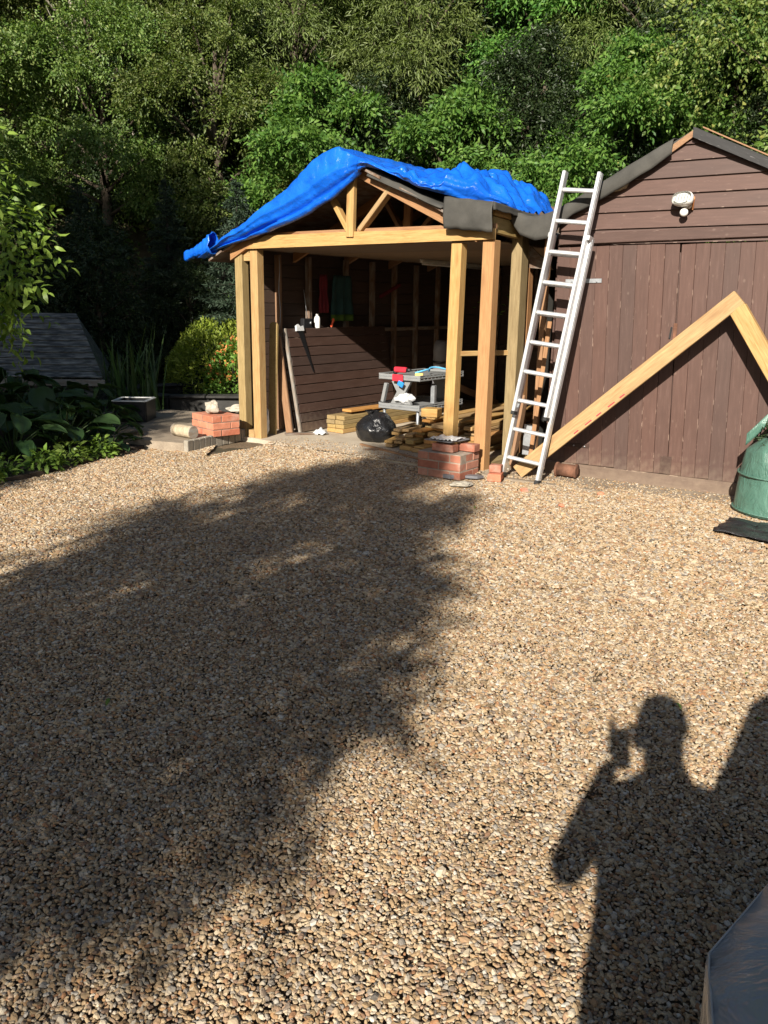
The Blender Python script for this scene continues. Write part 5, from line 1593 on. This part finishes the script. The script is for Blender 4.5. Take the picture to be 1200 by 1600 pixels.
# reeds
def blade_mesh(L, W, bend, seed):
    vs, fs = [], []
    for i in range(9):
        t = i / 8
        w_ = W * (1 - t ** 2.2) * .5 + .0008
        x = bend * L * t * t; z = L * t * (1 - .25 * bend * t * t)
        vs += [(x, -w_, z), (x + .15 * w_, 0, z), (x, w_, z)]
    for i in range(8):
        for j in range(2): fs.append((i * 3 + j, (i + 1) * 3 + j, (i + 1) * 3 + j + 1, i * 3 + j + 1))
    me = pydata('blade', vs, fs, True); me.materials.append(M['leaf_reed'])
    return me
BL = [blade_mesh(1.15, .032, .10, 1), blade_mesh(.95, .028, .25, 2), blade_mesh(1.05, .030, .5, 3), blade_mesh(.8, .03, .15, 4)]
rdp = thing('reed_clump', 'tall dark clump of sword-leaved reeds at the pond edge', 'reeds', (-3.25, 10.75, .1))
for i in range(95):
    o = bpy.data.objects.new('blade', random.choice(BL)); COL.objects.link(o); o.parent = rdp
    a, q = random.uniform(0, 6.28), .34 * math.sqrt(random.random())
    o.matrix_basis = Matrix.Translation((q * math.cos(a) * 1.1, q * math.sin(a) * .6, 0)) @ Matrix.Rotation(random.uniform(0, 6.28), 4, 'Z') @ Matrix.Rotation(random.uniform(-.05, .22), 4, 'Y') @ Matrix.Scale(random.uniform(.62, 1.08), 4)
# golden domed shrub and its red-tipped neighbour
def dome(name, x, y, rx, ry, rz, n, ln, mat, label, cat, wdr=.4, tip=None):
    t = thing(name, label, cat, (x, y, .0))
    d = norm_rows(RNG.normal(size=(n, 3))); d[:, 2] = np.abs(d[:, 2])
    rr = (.72 + .33 * RNG.random((n, 1)) ** .5)
    bump = np.array([1 + .12 * nz(*(q * 2.6)) for q in d])[:, None]
    P = d * rr * bump * [rx, ry, rz] + [0, 0, .12]
    D = d + RNG.normal(size=(n, 3)) * .6 + [0, 0, .2]
    L_ = ln * RNG.uniform(.6, 1.3, n)
    link('foliage', leaves_mesh('foliage', P, D, RNG.normal(size=(n, 3)) * .5 + d, L_, L_ * wdr), M[mat], t, Matrix.Translation((x, y, 0)))
    vs, fs = join_geo([tube_geo([(0, 0, -.05), tuple(P[i] * .85)], [.014, .004], 4, False) for i in range(0, n, max(1, n // 40))])
    link('stem', pydata('stem', vs, fs), M['bark'], t, Matrix.Translation((x, y, 0)))
    if tip:
        k = (d[:, 1] < .1) & (RNG.random(n) < .25) & (P[:, 2] > rz * .4)
        m = int(k.sum())
        link('red_tips', leaves_mesh('red_tips', P[k] * 1.03, D[k], d[k], np.full(m, ln * .9), np.full(m, ln * .5)), M[tip], t, Matrix.Translation((x, y, 0)))
dome('golden_shrub', -2.62, 13.2, .85, .7, 1.0, 9000, .06, 'leaf_gold', 'rounded golden-green shrub behind the pond', 'shrub', .35)
dome('red_tipped_shrub', -2.28, 12.66, .46, .35, .74, 1900, .07, 'leaf_bright', 'small shrub with red-tipped leaves before the golden shrub', 'shrub', .5, 'berry')
dome('variegated_shrub', -2.25, 14.0, .75, .5, 1.35, 1500, .14, 'leaf_bright', 'upright shrub with long pale leaves above the golden shrub', 'shrub', .3)

# fallen leaves on the gravel
for k in range(26):
    x, y = random.uniform(-1.6, 1.6), random.uniform(1.5, 6.5)
    n_ = leaves_mesh('leaf', np.zeros((1, 3)), np.array([[1, .1, .05]]), np.array([[0, .2, 1.]]), [random.uniform(.025, .05)], [random.uniform(.010, .018)], rich=True)
    o = link('fallen_leaf', n_, M['leaf_bright'] if k % 3 == 0 else M['rust'], None, Matrix.Translation((x, y, yard_z(x, y) + .012)) @ Matrix.Rotation(random.uniform(0, 6.28), 4, 'Z'))
    tag(o, 'small fallen leaf lying on the gravel', 'leaf', 'fallen leaves on the gravel')

# ------------------------------------------------------------------ vehicle under a silver cover, right of the photographer
def covered_vehicle():
    hd = rad(8)
    fx, fy = V((math.sin(hd), math.cos(hd), 0)), V((math.cos(hd), -math.sin(hd), 0))
    O = V((.432, .855, 0))
    # stations along the length: (forward, sill height, top height, side inset at top)
    ST = [(.95, .0, .40, .80), (.80, 0, .53, .62), (.55, 0, .61, .38), (.26, 0, .655, .135), (.08, 0, .665, .0), (-.10, 0, .70, -.03), (-.42, 0, .86, -.03), (-.50, 0, .96, -.01), (-.62, 0, 1.20, .03), (-.86, 0, 1.66, .16), (-1.0, 0, 1.78, .20), (-1.5, 0, 1.84, .20), (-2.6, 0, 1.85, .20), (-3.6, 0, 1.82, .20), (-4.1, 0, 1.7, .16), (-4.25, 0, 1.1, .05), (-4.3, 0, .1, .05)]
    def stn(f_):
        for a, b in zip(ST, ST[1:]):
            if b[0] <= f_ <= a[0]:
                t = (f_ - a[0]) / (b[0] - a[0]); return [a[k] + (b[k] - a[k]) * t for k in range(4)]
        return list(ST[-1]) if f_ < ST[-1][0] else list(ST[0])
    W = 1.75
    grid = []
    fs_ = list(np.linspace(.95, -1.1, 96)) + list(np.linspace(-1.2, -4.3, 40))
    for f_ in fs_:
        _, b0, tz, ins = stn(f_)
        nose = 0; low = max(0, min(1, (f_ + .1) / .3))
        row = []
        prof = []
        for j in range(13): prof.append((ins * max((j - 7) / 5 if j > 7 else 0, low) + (.05 * (1 - j / 12) * low), b0 + .03 + (tz - b0 - .05) * j / 12))
        left = [(x, z) for x, z in prof]
        for x, z in left: row.append((x + .16 * nose ** 2, z))
        for j in range(1, 24):
            q = j / 24
            x = ins + (W - 2 * ins) * q
            row.append((x + .16 * nose ** 2 * (1 - 2 * q), tz - .02 + .035 * math.sin(math.pi * q)))
        for x, z in reversed(left): row.append((W - x - .16 * nose ** 2, z))
        g = []
        for x, z in row:
            w_ = .010 * nz(x * 3 + 2, f_ * 4, z * 3) + .012 * (abs(nz(x * 7, f_ * 9, z * 7)) - .2) + .030 * (abs(nz(x * 5 + f_ * 4, f_ * 1.6, 8)) - .2) * min(1, max(0, x * 6))
            if z < .1: w_ *= .4
            g.append(O + fx * f_ + fy * (x + .35 * w_) + V((0, 0, max(.012, z + w_))))
        grid.append(g)
    o = sheet('vehicle_cover', grid, M['silver'], None, .004)
    tag(o, 'silver grey plastic cover drawn over a parked vehicle at the gravel edge', 'vehicle cover')
    # hem along the near edge
    pts = [grid[i][12] for i in range(0, 84, 2)]
    tube('cover_seam', [p + V((0, 0, .001)) for p in pts], .0016, simple('pale_seam', (.42, .41, .39), .6), o, 5)
covered_vehicle()

# ------------------------------------------------------------------ the photographer (only the shadow shows)
def skin_mesh(name, chains, mat, parent, Mw, root=0, sub=2):
    vs, es, rs, key = [], [], [], {}
    for ch in chains:
        prev = None
        for (p, r) in ch:
            k_ = tuple(round(q, 4) for q in p)
            if k_ not in key:
                key[k_] = len(vs); vs.append(p); rs.append(r)
            if prev is not None: es.append((prev, key[k_]))
            prev = key[k_]
    me = bpy.data.meshes.new(name); me.from_pydata(vs, es, [])
    o = link(name, me, mat, parent, Mw)
    o.modifiers.new('skin', 'SKIN')
    sv = me.skin_vertices[0].data
    for i, r in enumerate(rs):
        rr = r if hasattr(r, '__len__') else (r, r)
        sv[i].radius = rr
    sv[root].use_root = True
    md = o.modifiers.new('smooth', 'SUBSURF'); md.levels = sub; md.render_levels = sub
    return o
def body_material():
    k = NT('person_clothes')
    tc = k.n('ShaderNodeTexCoord'); sx = k.n('ShaderNodeSeparateXYZ'); k.l(tc.outputs['Object'], sx.inputs[0])
    mr = k.n('ShaderNodeMapRange'); k.l(sx.outputs[2], mr.inputs[0]); mr.inputs[1].default_value = 0; mr.inputs[2].default_value = 2
    c = k.ramp(mr.outputs[0], [(0, (.03, .03, .03)), (.04, (.03, .03, .03)), (.05, (.06, .08, .14)), (.475, (.06, .08, .14)), (.48, (.05, .06, .07)), (.745, (.05, .06, .07)), (.755, (.55, .33, .25))])
    r = k.t.nodes[c.node.name]; r.color_ramp.interpolation = 'CONSTANT'
    return k.out(c, .85)
def person():
    px, py = .047, -.30
    t = thing('person', 'person in dark shirt and jeans standing with a phone raised to the face', 'person', (px, py, 0))
    Mw = Matrix.Translation((px, py, 0))
    W_ = [((0, 0, .96), (.20, .14)), ((0, -.01, 1.10), (.20, .135)), ((0, 0, 1.25), (.205, .14)), ((0, .005, 1.38), (.185, .115)), ((0, .0, 1.45), (.10, .085)), ((0, .02, 1.515), (.062, .065)), ((0, .045, 1.575), (.076, .09)), ((0, .055, 1.66), (.084, .10)), ((0, .05, 1.735), (.068, .085))]
    chains = [W_]
    for s in (-1, 1):
        chains.append([((0, 0, .96), (.17, .125)), ((s * .10, 0, .88), (.095, .10)), ((s * .115, .01, .50), (.062, .066)), ((s * .12, -.02, .30), (.055, .058)), ((s * .12, -.03, .09), (.042, .045)), ((s * .125, .05, .035), (.042, .035)), ((s * .13, .15, .03), (.035, .025))])
    chains.append([((0, .005, 1.38), (.165, .11)), ((-.19, 0, 1.40), (.062, .06)), ((-.27, .05, 1.20), (.055, .055)), ((-.155, .20, 1.335), (.038, .04)), ((-.097, .255, 1.415), (.028, .03))])
    chains.append([((0, .005, 1.38), (.165, .11)), ((.19, 0, 1.40), (.062, .06)), ((.285, .09, 1.16), (.05, .05)), ((.135, .19, 1.34), (.038, .038)), ((-.004, .25, 1.45), (.028, .028))])
    skin_mesh('body', chains, body_material(), t, Mw)
    # head details
    hdm = Matrix.Translation((px, py + .055, 1.66))
    bm = bmesh.new(); bmesh.ops.create_icosphere(bm, subdivisions=3, radius=1)
    for v_ in bm.verts:
        n_ = v_.co
        v_.co = V((n_.x * .088, n_.y * .112 - .014, n_.z * .105 + .03)) * (1 + .05 * nz(n_.x * 4, n_.y * 4, n_.z * 4))
        if n_.y > .35 and n_.z < .45: v_.co *= .6
    me = bpy.data.meshes.new('hair'); bm.to_mesh(me); bm.free(); me.shade_smooth()
    link('hair', me, M['hair'], t, hdm)
    skin_mesh('nose', [[((0, .098, .02), .010), ((0, .112, -.005), .012), ((0, .116, -.022), .014), ((0, .10, -.03), .010)]], M['skin'], t, hdm)
    for s in (-1, 1):
        skin_mesh('ear', [[((s * .08, 0, .02), .012), ((s * .088, -.012, .0), .016), ((s * .084, -.005, -.03), .010)]], M['skin'], t, hdm)
        lathe('eye', [(.0, -.011), (.008, -.008), (.011, 0), (.008, .008), (0, .011)], M['white'], t, hdm @ Matrix.Translation((s * .032, .088, .012)), 10)
    beam('mouth', hdm @ V((-.022, .101, -.058)), hdm @ V((.022, .101, -.058)), .012, .010, M['red_cloth'], t)
    # hands: left closes round the phone, right set beside it to fill its shadow
    skm = M['skin']
    def hand(sg, ox):
        q = lambda x, y, z: (ox + sg * x, y, z)
        pal = [(q(0, .255, 1.415), (.026, .024)), (q(.008, .272, 1.448), (.034, .018)), (q(.012, .282, 1.478), (.032, .015))]
        fings = []
        for i in range(4):
            z = 1.530 - .023 * i
            fings.append([(q(.012, .282, 1.478), (.032, .015)), (q(-.004, .289, z), .0095), (q(-.009, .309, z + .004), .009), (q(.012, .318, z + .004), .008)])
        thumb = [(q(.008, .272, 1.448), (.034, .018)), (q(.016, .262, 1.478), .0115), (q(.034, .268, 1.500), .0105), (q(.052, .272, 1.512), .009)]
        skin_mesh('hand', [pal] + fings + [thumb], skm, t, Mw, 0, 2)
    hand(1, -.097)
    dz = Matrix.Translation((0, -.005, .035))
    Mw = Mw @ dz
    hand(-1, -.004)
    # phone just behind the lens
    ph = thing('phone', 'black phone held up in portrait in the left hand', 'phone', (0, 0, CAM_H))
    ctr = V((0, 0, CAM_H)) - fw * .012 + UP * -.055 + RI * -.022
    Mp = Matrix(((RI.x, UP.x, -fw.x, ctr.x), (RI.y, UP.y, -fw.y, ctr.y), (RI.z, UP.z, -fw.z, ctr.z), (0, 0, 0, 1)))
    pb = link('phone_body', box_mesh(.067, .138, .0075, .003, 0, M['black']), M['black'], ph, Mp)
    link('screen', box_mesh(.060, .110, .0006, 0, 0, M['glass']), M['glass'], ph, Mp @ Matrix.Translation((0, 0, .0042)))
person()
